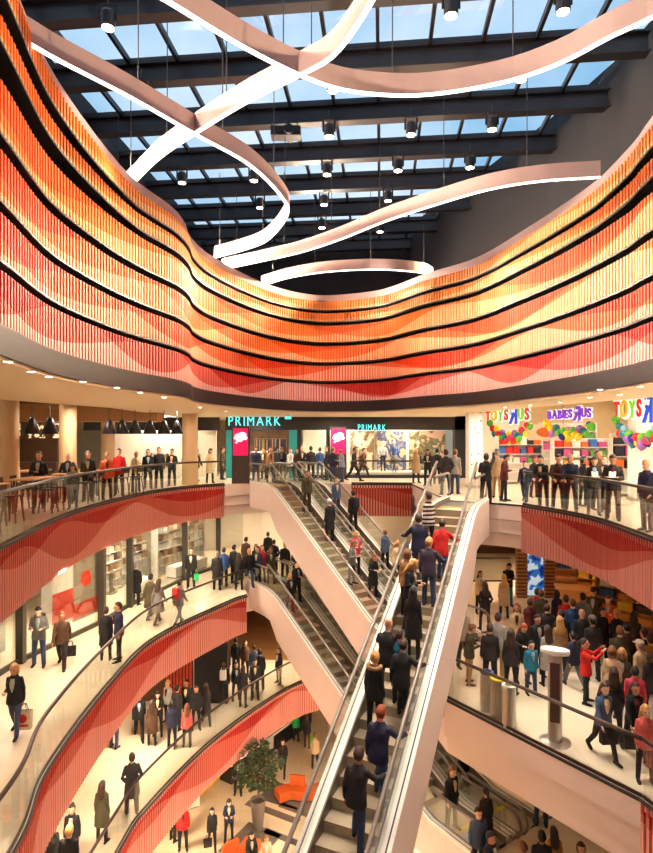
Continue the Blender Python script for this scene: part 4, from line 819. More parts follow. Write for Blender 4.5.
def template(pose, sex, coat):
    key = (pose, sex, coat)
    if key in TPL: return TPL[key]
    J = skeleton(pose, sex); f = 1 if sex == 'm' else .88; Rh, Rl = J['Rh'], J['Rl']; hc = J['hd']
    b = MB(); torso(b, J, sex, 0)
    limb(b, [J['ch']+Rl @ Vector((0, .01, .12)), hc+Rh @ Vector((0, .015, -.08))], [.062*f, .055*f])
    # head: stacked rings, chin to crown, then nose, brow, ears
    H = [(-.115, .028, .03, -.045), (-.10, .045, .055, -.03), (-.07, .06, .078, -.012), (-.03, .069, .09, -.003), (.02, .075, .097, .003), (.06, .073, .095, .008), (.09, .06, .08, .01), (.112, .035, .05, .01), (.12, .012, .02, .01)]
    HS = 1.07; ring_loft(b, [(hc+Rh @ Vector((0, c, z))*HS, Rh @ Vector((a, 0, 0))*HS, Rh @ Vector((0, d, 0))*HS) for z, a, d, c in H], 16)
    hp = lambda x, y, z: hc+Rh @ Vector((x, y, z))*HS
    limb(b, [hp(0, -.09, .012), hp(0, -.112, -.03)], [.012, .017], 8); ball(b, hp(0, -.088, -.062), (.026, .014, .012), 6, Rh)
    for s in (-1, 1): ball(b, hp(s*.077, .012, -.01), (.012, .022, .034), 7, Rh); limb(b, [hp(s*.012, -.09, .03), hp(s*.05, -.075, .03)], [.011, .009], 6)
    for sd, s in (('L', 1), ('R', -1)):
        limb(b, [J['sh'+sd], J['el'+sd], J['wr'+sd]], [.052*f, .042*f, .029*f])
        limb(b, [J['hip'+sd], J['kn'+sd], J['an'+sd]], [.088*(1 if sex == 'm' else 1.0), .058*f, .042*f])
        an, ft = J['an'+sd], J['ft'+sd]; limb(b, [an+Vector((0, .035, -.035)), an+ft*.1+Vector((0, 0, -.045)), an+ft*.17+Vector((0, 0, -.048))], [.036, .034, .025])
        # hand: palm, four curled fingers of unequal length, a thumb leaving the side of the palm
        w, fd = J['wr'+sd], J['fd'+sd]; side = fd.cross(Vector((0, 0, 1))); side = side.normalized() if side.length > .2 else Vector((0, -1, 0)); nrm = side.cross(fd).normalized()
        if abs(fd.z) > .7: side, nrm = Vector((0, -1, 0)), Vector((-s, 0, 0))
        else: nrm = Vector((0, 0, -1)) if nrm.z > 0 else nrm
        ring_loft(b, [(w+fd*t, side*a, nrm*.015) for t, a in ((0, .026), (.03, .036), (.08, .04), (.092, .036))], 10)
        for i, L in enumerate((.066, .074, .068, .052)):
            o_ = w+fd*.085+side*(.03-.02*i); q = o_+fd*L*.5+nrm*.006; limb(b, [o_, q, q+(fd*.8+nrm*.6).normalized()*L*.5], [.0095, .009, .0075], 6)
        o_ = w+fd*.03+side*.03; q = o_+(fd*.6+side*.8).normalized()*.035; limb(b, [o_, q, q+(fd+nrm*.4).normalized()*.032], [.012, .011, .009], 6)
    body = fuse(b, 'person', [M_WHITE, M_EYE, M_LIP], .0105, .22)
    eyes = [hp(s*.032, -.088, .012) for s in (-1, 1)]; mouth = hp(0, -.098, -.062)
    for pl in body.polygons:
        c = Vector(pl.center)
        if min((c-e).length for e in eyes) < .0125: pl.material_index = 1
        elif abs((Rh.transposed() @ (c-mouth)).z) < .008 and (c-mouth).length < .026: pl.material_index = 2
    # jacket / coat
    b = MB(); torso(b, J, sex, .022); Z = Rl @ Vector((0, 0, 1)); x, y = Rl @ Vector((1, 0, 0)), Rl @ Vector((0, 1, 0))
    hem = -.13 if not coat else (-.42 if pose != 'sit' else -.12); sp = abs(J['knL'].y-J['knR'].y)
    if pose != 'sit':
        mid = (J['knL']+J['knR'])/2; rg = [(J['pel']+Z*.2, x*(.165*f+.01), y*.128), (J['pel'], x*.195, y*.145)]
        if coat:
            for t in (.25, .6, .95): c = J['pel'].lerp(mid, t); rg.append((c, Vector((.2+.03*t, 0, 0)), Vector((0, .15+sp*.38*t+.02*t, 0))))
        else: rg.append((J['pel']+Vector((0, -.0, -.1)), Vector((.198, 0, 0)), Vector((0, .15, 0)))); rg.append((J['pel']+Vector((0, 0, -.14)), Vector((.192, 0, 0)), Vector((0, .148, 0))))
        ring_loft(b, rg, 18)
    for sd in 'LR': limb(b, [J['sh'+sd], J['el'+sd], J['wr'+sd]-J['fd'+sd]*.012], [.064*f, .057*f, .046*f])
    ring_loft(b, [(J['ch']+Z*.10, x*.095, y*.088), (J['ch']+Z*.15, x*.08, y*.08), (J['ch']+Z*.175+y*.012, x*.068, y*.07)], 14)
    jk = fuse(b, 'coat' if coat else 'jacket', [M_WHITE], .0125, .24, .016)
    # trousers
    b = MB(); ring_loft(b, [(J['pel']+Vector((0, 0, -.1)), Vector((.14, 0, 0)), Vector((0, .1, 0))), (J['pel']+Vector((0, 0, .0)), Vector((.178, 0, 0)), Vector((0, .125, 0))), (J['pel']+Vector((0, 0, .1)), Vector((.16, 0, 0)), Vector((0, .115, 0)))], 16)
    tg = 1 if sex == 'm' else .84
    for sd in 'LR': limb(b, [J['hip'+sd], J['kn'+sd], J['an'+sd]+Vector((0, 0, -.005))], [.1, .072*tg, .06*tg])
    tr = fuse(b, 'trousers', [M_WHITE], .0125, .22, .012)
    sh = []
    for sd, s in (('L', 1), ('R', -1)):
        b = MB(); an, ft = J['an'+sd], J['ft'+sd]; fz = Vector((0, 0, 1)); sx = ft.cross(fz).normalized()
        ring_loft(b, [(an+ft*t+Vector((0, 0, zc)), sx*a, fz*h) for t, a, h, zc in ((-.075, .02, .028, -.035), (-.06, .036, .04, -.028), (0, .042, .046, -.022), (.07, .046, .036, -.034), (.14, .046, .028, -.042), (.185, .034, .022, -.046), (.2, .012, .01, -.05))], 12)
        b.tube([an+Vector((0, 0, -.03)), an+Vector((0, 0, .05))], .05*tg, 10); me = b.mesh('shoe', [M_BLACK]); me.shade_smooth(); sh.append(me)
    b = MB(); q = [J['pel']+Rl @ Vector((x_, y_, h_)) for w_, ye, yc, h_ in ((.045, -.1, -.115, .5), (.056, -.145, -.163, .41), (.036, -.16, -.17, .3), (.006, -.163, -.165, .2)) for x_, y_ in ((-w_, ye), (0, yc), (w_, ye))]
    back = [v+Rl @ Vector((0, .05, 0)) for v in q]; fs = [(3*r+c, 3*r+c+1, 3*r+c+4, 3*r+c+3) for r in range(3) for c in range(2)]
    b.add(q+back, fs+[tuple(12+k for k in f[::-1]) for f in fs]+[(3*r+c, 3*r+3+c, 15+3*r+c, 12+3*r+c) for r in range(3) for c in (0, 2)]+[(0, 1, 13, 12), (1, 2, 14, 13)]); st = b.mesh('shirt', [M_WHITE])
    TPL[key] = (body, jk, tr, sh, J, st); return TPL[key]
HAIR = {}
def hair(kind):
    if kind in HAIR: return HAIR[kind]
    b = MB(); n = 16; rings = []
    # cap of hair: rings tilted so that the forehead stays free
    for i in range(9):
        t = i/8; z = .128*math.cos(t*1.75)+.006; r = math.sin(min(t*1.75+.06, 1.75)); fr = max(0, t-.52)
        rings.append((Vector((0, .014+.10*fr, z)), Vector((.087*r, 0, 0)), Vector((0, (.109-.07*fr)*r, 0))))
    if kind != 'bald': ring_loft(b, rings, n)
    if kind in ('short', 'cap', 'long', 'bun', 'bob'):
        ring_loft(b, [(Vector((0, .05, .03)), Vector((.084, 0, 0)), Vector((0, .06, 0))), (Vector((0, .055, -.04)), Vector((.078, 0, 0)), Vector((0, .052, 0))), (Vector((0, .055, -.085)), Vector((.055, 0, 0)), Vector((0, .03, 0)))], 12)
    if kind == 'long': ring_loft(b, [(Vector((0, .035, .05)), Vector((.094, 0, 0)), Vector((0, .08, 0))), (Vector((0, .05, -.06)), Vector((.105, 0, 0)), Vector((0, .07, 0))), (Vector((0, .075, -.18)), Vector((.115, 0, 0)), Vector((0, .055, 0))), (Vector((0, .095, -.3)), Vector((.1, 0, 0)), Vector((0, .045, 0))), (Vector((0, .1, -.36)), Vector((.05, 0, 0)), Vector((0, .02, 0)))], 14)
    if kind == 'bob': ring_loft(b, [(Vector((0, .03, .05)), Vector((.095, 0, 0)), Vector((0, .085, 0))), (Vector((0, .035, -.06)), Vector((.1, 0, 0)), Vector((0, .075, 0))), (Vector((0, .045, -.13)), Vector((.085, 0, 0)), Vector((0, .055, 0)))], 14)
    if kind == 'bun': ball(b, (0, .115, .06), .045, 8)
    if kind == 'tail': limb(b, [(0, .1, .06), (0, .16, .02), (0, .15, -.12), (0, .13, -.2)], [.03, .035, .03, .01], 8)
    me = b.mesh('hair', [M_WHITE]); me.shade_smooth(); HAIR[kind] = me; return me
def headgear(kind):
    k = 'g'+kind
    if k in HAIR: return HAIR[k]
    b = MB()
    if kind == 'cap':
        ring_loft(b, [(Vector((0, .008, z)), Vector((a, 0, 0)), Vector((0, a*1.2, 0))) for z, a in ((.045, .09), (.08, .09), (.115, .078), (.135, .045), (.14, .012))], 16)
        b.add([(x, y, z) for z in (.05, .058) for x, y in ((-.07, -.08), (-.05, -.16), (0, -.185), (.05, -.16), (.07, -.08))], [(0, 1, 2, 3, 4), (9, 8, 7, 6, 5), (0, 5, 6, 1), (1, 6, 7, 2), (2, 7, 8, 3), (3, 8, 9, 4)])
    elif kind == 'beanie': ring_loft(b, [(Vector((0, .012, z)), Vector((a, 0, 0)), Vector((0, a*1.18, 0))) for z, a in ((.02, .09), (.06, .094), (.1, .086), (.135, .06), (.15, .015))], 16)
    elif kind == 'hood':                                    # hood lying on the back with a fur rim
        for j in range(13): t = -.2+math.pi*1.13*j/12; ball(b, (.125*math.cos(t), .03+.1*math.sin(t), -.155-.03*math.sin(t)), .042, 6)
    me = b.mesh({'cap': 'cap', 'beanie': 'beanie', 'hood': 'fur_hood'}[kind], [M_WHITE]); me.shade_smooth(); HAIR[k] = me; return me
CC = dict(black=(22, 20, 22), dark=(38, 34, 36), navy=(28, 34, 58), blue=(44, 76, 130), denim=(74, 92, 122), teal=(24, 120, 150), lblue=(150, 170, 190), grey=(110, 106, 104), lgrey=(166, 160, 152), white=(228, 220, 208), cream=(222, 196, 150), beige=(190, 160, 122), tan=(170, 124, 78), brown=(86, 58, 40), olive=(72, 66, 42), green=(20, 150, 70), red=(206, 28, 24), orange=(226, 84, 20), pink=(230, 104, 96), rose=(210, 60, 80), mustard=(176, 120, 34), purple=(60, 50, 70), wine=(90, 24, 28), jeans=(58, 72, 104), khaki=(168, 138, 96), blond=(196, 146, 84), lbrown=(120, 76, 44), hbrown=(58, 36, 26), hblack=(20, 16, 16), hred=(140, 62, 26), hgrey=(150, 144, 138))
SKIN = [mat('skin_%d' % i, srgb(*c), .5, 0, .04) for i, c in enumerate(((226, 172, 140), (214, 156, 124), (232, 184, 156), (190, 132, 98)))]
def cl(n): return mat('cloth_'+n, srgb(*CC[n]), .8, 0, .14, 16, .15) if n not in ('blond', 'lbrown', 'hbrown', 'hblack', 'hred', 'hgrey') else mat('hair_'+n, srgb(*CC[n]), .55, 0, .3, 40)
def stripes():
    m = mat('cloth_stripe', srgb(228, 220, 208), .8); nt = m.node_tree; tc = nt.nodes.new('ShaderNodeTexCoord'); w = nt.nodes.new('ShaderNodeTexWave'); w.bands_direction = 'Z'; w.inputs['Scale'].default_value = 2.6
    r = nt.nodes.new('ShaderNodeValToRGB'); r.color_ramp.interpolation = 'CONSTANT'; r.color_ramp.elements[0].color = (*srgb(30, 28, 32), 1); r.color_ramp.elements[1].color = (*srgb(228, 220, 208), 1); r.color_ramp.elements[1].position = .5
    nt.links.new(tc.outputs['Object'], w.inputs['Vector']); nt.links.new(w.outputs['Fac'], r.inputs['Fac']); nt.links.new(r.outputs['Color'], nt.nodes['Principled BSDF'].inputs['Base Color'])
stripes(); CC['stripe'] = CC['white']
NP = 0
def person(loc, face, pose, sex, hk, hcol, jack, trou, label, coat=0, sc=1., group=None, shoe='black', gear=None, gcol=None):
    global NP; NP += 1
    body, jk, tr, sh, J, st = template(pose, sex, coat)
    o = bpy.data.objects.new('person', body); COL.objects.link(o); o.location = loc; o.rotation_euler.z = math.radians(face)
    s = sc*(1.0 if sex == 'm' else .96)*(1+.03*math.sin(NP*2.3)); o.scale = (s, s, s)
    o.material_slots[0].link = 'OBJECT'; o.material_slots[0].material = SKIN[NP % 4 if NP % 7 else 3]
    tag(o, label, 'person', group)
    mslot(jk, cl(jack), 'coat' if coat else 'jacket', o); mslot(tr, cl(trou), 'trousers', o)
    for me in sh: mslot(me, cl(shoe), 'shoe', o)
    if NP % 3 and (abs((face+180) % 360-180) < 100): mslot(st, cl(('white', 'lgrey', 'lblue', 'dark', 'cream', 'wine')[NP % 6]), 'shirt', o)
    M = Matrix.Translation(J['hd']) @ J['Rh'].to_4x4() @ Matrix.Scale(1.07, 4)
    if hk != 'none':
        h = mslot(hair(hk), cl(hcol), 'hair', o); h.matrix_local = M
    if gear: h = mslot(headgear(gear), cl(gcol), {'cap': 'cap', 'beanie': 'beanie', 'hood': 'fur_hood'}[gear], o); h.matrix_local = M
    return o, J, s
def height(sex, sc): return 1.75*sc*(1 if sex == 'm' else .96)
ZL = dict(a=Z2, b=Z1, c=Z0, g=ZG); ESC = dict(B=BIG, U=UA, V=UB, L=LA, M=LBE)
PEOPLE = {}
def put(spec):
    for ln in spec.strip().split('\n'):
        if not ln.strip(): continue
        q = [x.strip() for x in ln.split('|')]; pl, u, v, face, pose, sex, hk, hcol, jack, trou = q[:10]; label = q[-1]; op = dict(x.split('=') for x in q[10].split()) if len(q) > 11 else {}
        u, v, face = float(u), float(v), float(face); sc = float(op.get('sc', 1)); h = height(sex, sc)-.1
        if pl[0] in ZL:
            z = ZL[pl[0]]
            if pl[1] == 'f': x, y = at(u, v, z)
            elif pl[1] == 'h': y = F*(HC-z-h)/(v-VH); x = (u-CU)*y/F
            else: y = v; x = (u-CU)*y/F
            loc = (x, y, z)
        else: loc = ESC[pl[0]].find(u, v, h)
        if pose == 'sit': loc = (loc[0], loc[1], loc[2]+float(op.get('dz', 0)))
        PEOPLE[label] = person(loc, face, pose, sex, hk, hcol, jack, trou, label, int(op.get('coat', 0)), sc, None, op.get('shoe', 'black'), op.get('gear'), op.get('gcol', jack))
put('''
ay|39|18.0|10|crossed|m|short|hblack|black|dark|man in black with folded arms at the left of the food court
ay|68|19.5|15|pockets|m|bald|hbrown|black|dark|bald man in an open black jacket before the second column
ay|73|17.8|10|phone|m|short|hbrown|grey|jeans|sc=.8|child in grey behind the glass, in front of the bald man
ay|88|20|20|stand|m|short|hbrown|dark|dark|dark-haired man in a charcoal jacket between bald man and orange jacket
ay|107|20.5|25|stand|m|short|lbrown|orange|black|man in an orange jacket in the food court
ay|119|22|20|stand|m|short|hbrown|red|dark|man in a red jacket next to the orange jacket
ay|136|23.6|25|phone|f|short|blond|cream|jeans|blond person in a cream jacket looking down, food court
ay|148|24.6|20|stand|m|short|hblack|black|black|man in black directly right of the cream jacket
ay|159|25|10|stand|m|short|hbrown|dark|black|man in charcoal, second right of the cream jacket
ay|172|26.2|5|crossed|m|short|hblack|black|black|man in black with folded arms, third right of the cream jacket
ay|186|27.6|30|phone|f|short|hbrown|beige|black|person in a beige jacket before the near column, looking down
af|210|483|30|phone|f|bob|hbrown|cream|black|coat=1|woman in a cream coat and black trousers alone by the glass, left of the pylon
ay|222|30|100|stand|m|short|hbrown|olive|dark|man in olive between the cream coat and the pylon
ay|196|28.5|160|walk|f|long|hblack|dark|dark|dark-haired woman walking off behind the near column
af|256|481|10|stand|m|short|hbrown|navy|jeans|man in a navy jacket and jeans right beside the pink pylon
ay|264|30.4|-20|phone|f|long|blond|brown|black|blond woman in brown at the shop entrance
ay|270|28.6|30|stand|f|long|hbrown|tan|black|brown-haired woman in tan at the shop entrance
ay|276|29.8|150|stand|m|short|hblack|dark|dark|man in dark clothes seen from behind in the entrance crowd
ay|283|30.2|-30|phone|m|short|hbrown|black|dark|man in black looking down in the entrance crowd
ay|290|29.7|30|walk|f|bun|hbrown|white|black|woman in a white top and black trousers heading for the escalator
ay|297|30.4|0|stand|f|long|hblack|wine|black|woman in dark red in the entrance crowd
ay|302|29.9|10|pockets|m|bald|hgrey|dark|dark|bald man in charcoal at the entrance crowd, right side
ay|311|29.6|190|stand|m|short|hblack|black|black|man in black seen from behind near the escalator heads
ay|320|30.3|170|stand|m|short|hbrown|blue|jeans|man in a blue shirt seen from behind at the shop window
ay|327|29.7|-60|stand|m|short|hbrown|dark|black|man in charcoal turned left before the right pylon
ay|333|28.7|150|stand|m|short|lbrown|navy|jeans|man in a navy parka behind the escalator pair's glass
ay|342|28.6|-60|phone|f|short|lbrown|lblue|jeans|person in a pale blue shirt behind the escalator pair's glass
af|354|481|60|walk|m|short|hblack|black|black|man in black walking with the brown jacket before the display window
af|363|478|70|walk|m|short|hbrown|brown|black|man in a brown jacket striding before the display window
ay|416|27.9|20|stand|f|long|blond|beige|black|coat=1|blond woman in a long beige coat before the display window
ay|428|26.2|-20|phone|f|long|hbrown|black|black|brown-haired woman in black beside the long beige coat
ay|437|27|160|stand|m|short|hblack|dark|dark|man in charcoal behind the head of the long escalator
af|446|495|190|pockets|m|short|hbrown|dark|jeans|broad man in a dark jacket and jeans at the top of the long escalator
af|455|494|150|stand|m|short|lbrown|lgrey|jeans|man in light grey and jeans at the top of the long escalator
af|486|503|170|up|m|short|hblack|black|dark|man in black raising one arm to take a picture at the toy shop
af|497|498|150|stand|m|short|hgrey|beige|khaki|gear=cap gcol=grey|man in a grey cap and beige jacket at the toy shop
af|504|501|60|phone|f|short|hbrown|wine|black|woman in dark red and black beside the grey cap
af|525|502|-30|walk|m|short|hblack|navy|jeans|sc=.86|boy in a navy jacket and jeans at the toy shop glass
ay|534|21.2|20|stand|m|short|hbrown|dark|dark|sc=.84|child in charcoal just behind the boy in navy
af|543|507|-40|rail|m|short|hblack|black|black|man in black bending over the rail beneath the purple sign
af|558|509|-20|rail|m|short|hbrown|brown|dark|man in brown leaning on the rail beneath the purple sign
af|571|511|-30|rail|m|short|hgrey|navy|black|man in a navy jacket leaning on the toy shop rail
ay|583|18.6|40|stand|f|bob|hblack|black|dark|black-haired woman standing back from the toy shop rail
af|594|515|-20|phone|f|long|hbrown|dark|grey|woman with long hair in charcoal reading a paper at the rail
ay|598|17.6|10|stand|m|short|hbrown|brown|dark|sc=1.06|tall man in brown behind the woman reading a paper
ay|605|16.9|-50|stand|m|short|lbrown|navy|dark|man in navy turned left behind the man with white papers
af|613|520|-30|phone|m|short|hbrown|dark|brown|man in a dark jacket and brown trousers holding white papers
af|647|531|-70|pockets|m|bald|hbrown|navy|brown|bald man in a navy jacket at the right edge by the rail
''')
put('''
bf|15|735|5|carry|f|bob|blond|black|jeans|blond woman in a black jacket and jeans walking towards the viewer, left edge
bf|39|666|15|phone|m|short|hblack|grey|jeans|man in a grey jacket and jeans before the red poster
bf|62|667|15|walk|m|short|lbrown|brown|dark|man in a brown jacket walking beside the grey jacket
bf|106|660|195|stand|f|short|hbrown|dark|black|coat=1 sc=.95|short person in a dark coat seen from behind by the left glass
bf|119|661|-60|stand|m|short|hbrown|navy|dark|man in navy facing the short person in a dark coat
bf|136|605|170|pockets|m|short|hgrey|black|black|coat=1|grey-haired man in a black coat looking into the shoe shop
bf|150|619|170|walk|f|short|hblack|olive|black|coat=1|woman in an olive coat walking away along the glass
bf|158|624|165|walk|f|long|hbrown|grey|black|coat=1|woman with long brown hair in a grey coat walking away along the glass
bf|179|624|160|walk|f|bun|hblack|grey|grey|woman in grey with a red backpack by the left glass
bf|191|588|10|stand|m|short|hbrown|black|black|man in a black suit holding a green bag at the shop pillar
bf|217|590|185|stand|m|short|hgrey|black|black|coat=1|man in a long black coat seen from behind at the far left shop
bf|224|586|170|stand|m|short|hbrown|blue|dark|man in a blue jacket beyond the long black coat
bf|234|584|150|stand|m|short|hblack|dark|dark|man in charcoal beyond the woman with bags
bf|239|590|200|stand|f|long|hbrown|black|black|coat=1|woman in a black coat seen from behind near the balcony corner
bf|249|586|20|walk|m|short|blond|black|jeans|blond man in black at the head of the lower escalator pair
bf|258|585|-30|stand|m|short|hbrown|navy|dark|man in navy next to the blond man in black
bh|268|533|180|stand|m|short|hblack|dark|dark|man in charcoal far back between the white walls
bh|262|548|10|stand|f|long|lbrown|rose|black|woman in rose behind the man in navy
bf|271|583|10|stand|f|long|lbrown|olive|dark|coat=1|woman in an olive coat at the head of the lower escalator pair
bh|274|541|180|pockets|m|short|hbrown|navy|dark|man in navy far back by the white wall
bf|285|580|-10|stand|m|short|hblack|black|black|man in black waiting under the upper escalator
bf|296|578|-20|stand|m|short|lbrown|dark|dark|man in charcoal waiting under the upper escalator
bh|256|546|10|stand|f|long|hblack|black|black|woman in black far back by the white wall
bh|246|540|160|stand|m|short|hbrown|brown|dark|man in brown far back at the shoe shelves
L|284|578|30|stand|f|long|blond|black|wine|blond woman in black on the lower escalator beside a man
L|298|562|40|crossed|m|short|hbrown|black|black|man in black on the lower escalator beside the blond woman
M|341|614|34|stand|m|short|hblack|dark|dark|man in charcoal on the far lower escalator
M|326|606|34|stand|f|long|hbrown|dark|black|woman in charcoal stepping on the far lower escalator
U|308|474|30|stand|m|short|hbrown|olive|brown|bearded man in olive at the top of the upper escalator
U|330|502|210|stand|m|short|hgrey|black|black|coat=1 gear=beanie gcol=white|person in a black coat and white hat on the upper escalator
U|352|541|60|phone|f|short|lbrown|grey|jeans|woman in grey and jeans on the upper escalator
U|361|534|20|phone|f|long|blond|rose|black|blond woman in rose on the upper escalator
U|376|551|30|phone|f|long|hred|black|black|coat=1|red-haired woman in a black coat low on the upper escalator
V|337|477|20|stand|f|short|lbrown|denim|jeans|person in a denim jacket at the top of the far upper escalator
V|366|493|212|stand|m|short|hblack|black|dark|man in black with a backpack on the far upper escalator
V|388|532|212|stand|f|short|lbrown|denim|dark|person in a denim jacket lower on the far upper escalator
V|401|540|30|stand|f|long|blond|cream|black|blond woman in cream half hidden by the long escalator
''')
UPF = 152      # facing up the long escalator
put('''
B|426|495|-150|stand|f|short|hbrown|stripe|black|person in a white and black striped top near the head of the long escalator
B|441|519|152|holdR|m|short|hbrown|red|jeans|man in a bright red jacket on the long escalator
B|419|521|170|restL|m|short|hbrown|navy|jeans|man in navy left of the red jacket on the long escalator
B|427|538|152|restR|m|short|blond|purple|jeans|blond man in a purple-grey sweater below the red jacket
B|410|551|160|stand|f|bob|lbrown|tan|black|woman in tan half hidden behind the purple-grey sweater
B|406|566|60|phone|f|long|blond|black|black|blond woman in black turned sideways on the long escalator
B|415|583|152|stand|f|long|hblack|black|black|coat=1|woman with long dark hair in a black coat on the long escalator
B|387|628|150|holdL|m|bald|hbrown|black|dark|balding man in black gripping the left handrail
B|402|633|150|stand|f|short|hbrown|teal|dark|sc=.93|teenager in teal between the men in black
B|400|650|150|holdR|m|short|hbrown|black|black|man in black with his arm on the right handrail
B|371|658|150|stand|f|bun|blond|black|black|gear=hood gcol=tan|woman in black with a fur trimmed hood
B|390|711|150|holdR|m|short|hred|navy|jeans|red-haired man in a navy jacket on the lower half of the long escalator
B|354|763|152|holdR|m|short|hbrown|dark|jeans|man in a dark jacket and jeans, lowest on the long escalator
''')
put('''
bh|463|611|20|stand|m|short|hblack|lgrey|dark|man in a light grey top at the foot of the upper escalators
bf|469|684|100|phone|f|bun|lbrown|olive|tan|woman in olive and tan beside the litter bins
bh|490|627|170|stand|m|short|hbrown|dark|black|man in charcoal in front of the escalator foot
bf|498|677|150|stand|m|short|hbrown|lgrey|khaki|man in a light grey hoodie and khaki trousers behind the bins
bh|480|572|10|stand|f|long|hbrown|cream|black|woman in cream near the back balustrade
bh|485|585|185|pockets|f|long|hbrown|dark|dark|woman in charcoal seen from behind near the back balustrade
bh|508|565|10|phone|m|short|hblack|black|teal|man in black with a phone near the back balustrade
bf|504|618|180|stand|f|long|blond|beige|dark|coat=1|woman with long blond hair in a beige coat seen from behind
bh|517|608|-20|stand|f|long|lbrown|cream|dark|coat=1|woman in a cream coat at the left of the crowd
bf|522|682|10|phone|f|long|hred|black|black|red-haired woman in black looking at her phone
bh|537|617|10|stand|m|short|hblack|black|black|man in black behind the teal boy
bf|531|694|10|stand|m|short|hblack|teal|jeans|sc=.78|boy in a teal jacket in front of the crowd
bh|548|628|180|stand|f|long|hbrown|lgrey|black|coat=1|woman in a light grey coat seen from behind beside the totem
bh|530|602|160|stand|f|short|hbrown|wine|dark|coat=1|woman in a dark red coat before the blue picture
bh|541|594|170|stand|m|short|lbrown|olive|dark|man in olive seen from behind before the blue picture
bh|537|590|160|stand|m|short|hbrown|red|dark|man in red at the back by the right wood pillar
bh|560|621|175|stand|f|long|blond|tan|dark|woman with long blond hair in tan, middle of the crowd
bf|574|688|190|walk|m|short|hblack|navy|grey|sc=.88|boy in a navy jacket and grey trousers in front of the crowd
bh|562|612|180|stand|m|short|hblack|black|black|man in black seen from behind, middle of the crowd
bh|573|604|170|stand|m|short|lbrown|blue|dark|man in blue in the middle of the crowd
bh|566|598|150|stand|m|short|hbrown|red|dark|man in red far back in the crowd
bh|582|612|165|stand|m|bald|blond|dark|dark|balding man in charcoal in the crowd
bh|594|592|-40|stand|m|short|hbrown|olive|dark|gear=cap gcol=olive|man in an olive cap and jacket far back in the crowd
bh|608|596|-30|phone|f|short|hred|orange|black|red-haired person in orange far back in the crowd
bh|602|611|10|stand|f|long|hbrown|black|dark|coat=1|woman with long brown hair in a black coat facing the viewer
bh|593|621|180|stand|m|short|hblack|dark|dark|gear=beanie gcol=grey|person in a grey beanie seen from behind in the crowd
bf|586|703|70|photo|f|tail|hbrown|red|black|woman in a red jacket holding up a phone in the crowd
bh|612|652|150|stand|f|bob|lbrown|beige|dark|fair woman in beige right of the red jacket
bh|622|652|-30|stand|f|long|blond|olive|dark|blond woman in olive beside the white cap
bh|641|643|-160|stand|m|short|hgrey|cream|khaki|gear=cap gcol=white|man in a white cap and cream sweater in the crowd
bh|635|673|160|stand|m|short|hblack|rose|dark|sc=.88|child in a rose jacket below the white cap
bf|603|757|5|walk|f|long|hbrown|denim|black|woman in a denim jacket and black tights on the bridge
bf|634|757|-5|walk|f|long|hbrown|black|black|woman all in black on the bridge next to the denim jacket
bf|645|782|-10|stand|f|long|blond|pink|dark|sc=.88|blond girl in a coral pink jacket at the right edge of the bridge
bh|614|670|150|stand|f|long|hbrown|dark|dark|woman in charcoal seen from behind above the denim jacket
bh|627|627|170|stand|m|short|hblack|brown|dark|man in brown at the right of the crowd
bh|634|616|150|stand|f|long|hbrown|dark|dark|dark-haired woman at the back right of the crowd
bh|645|631|-160|stand|m|short|hbrown|black|dark|man in black near the right edge of the crowd
bh|651|640|170|stand|m|short|hbrown|mustard|dark|man in mustard cut by the right edge of the crowd
bh|547|607|150|stand|m|short|hbrown|dark|dark|man in charcoal left of the blond hair in tan
bh|557|592|190|stand|f|bob|hblack|navy|dark|woman in navy at the right wood pillar
bh|583|598|170|stand|m|short|hblack|grey|dark|man in grey at the sales counter
bh|617|612|180|stand|f|bun|blond|dark|dark|woman with a blond bun at the back right
bh|620|630|160|stand|m|short|lbrown|olive|dark|man in olive between brown and denim jackets
bh|511|634|150|stand|f|long|hbrown|dark|black|woman in charcoal left of the red-haired phone user
bh|651|654|180|stand|f|bob|hbrown|dark|dark|woman in charcoal right of the white cap
''')
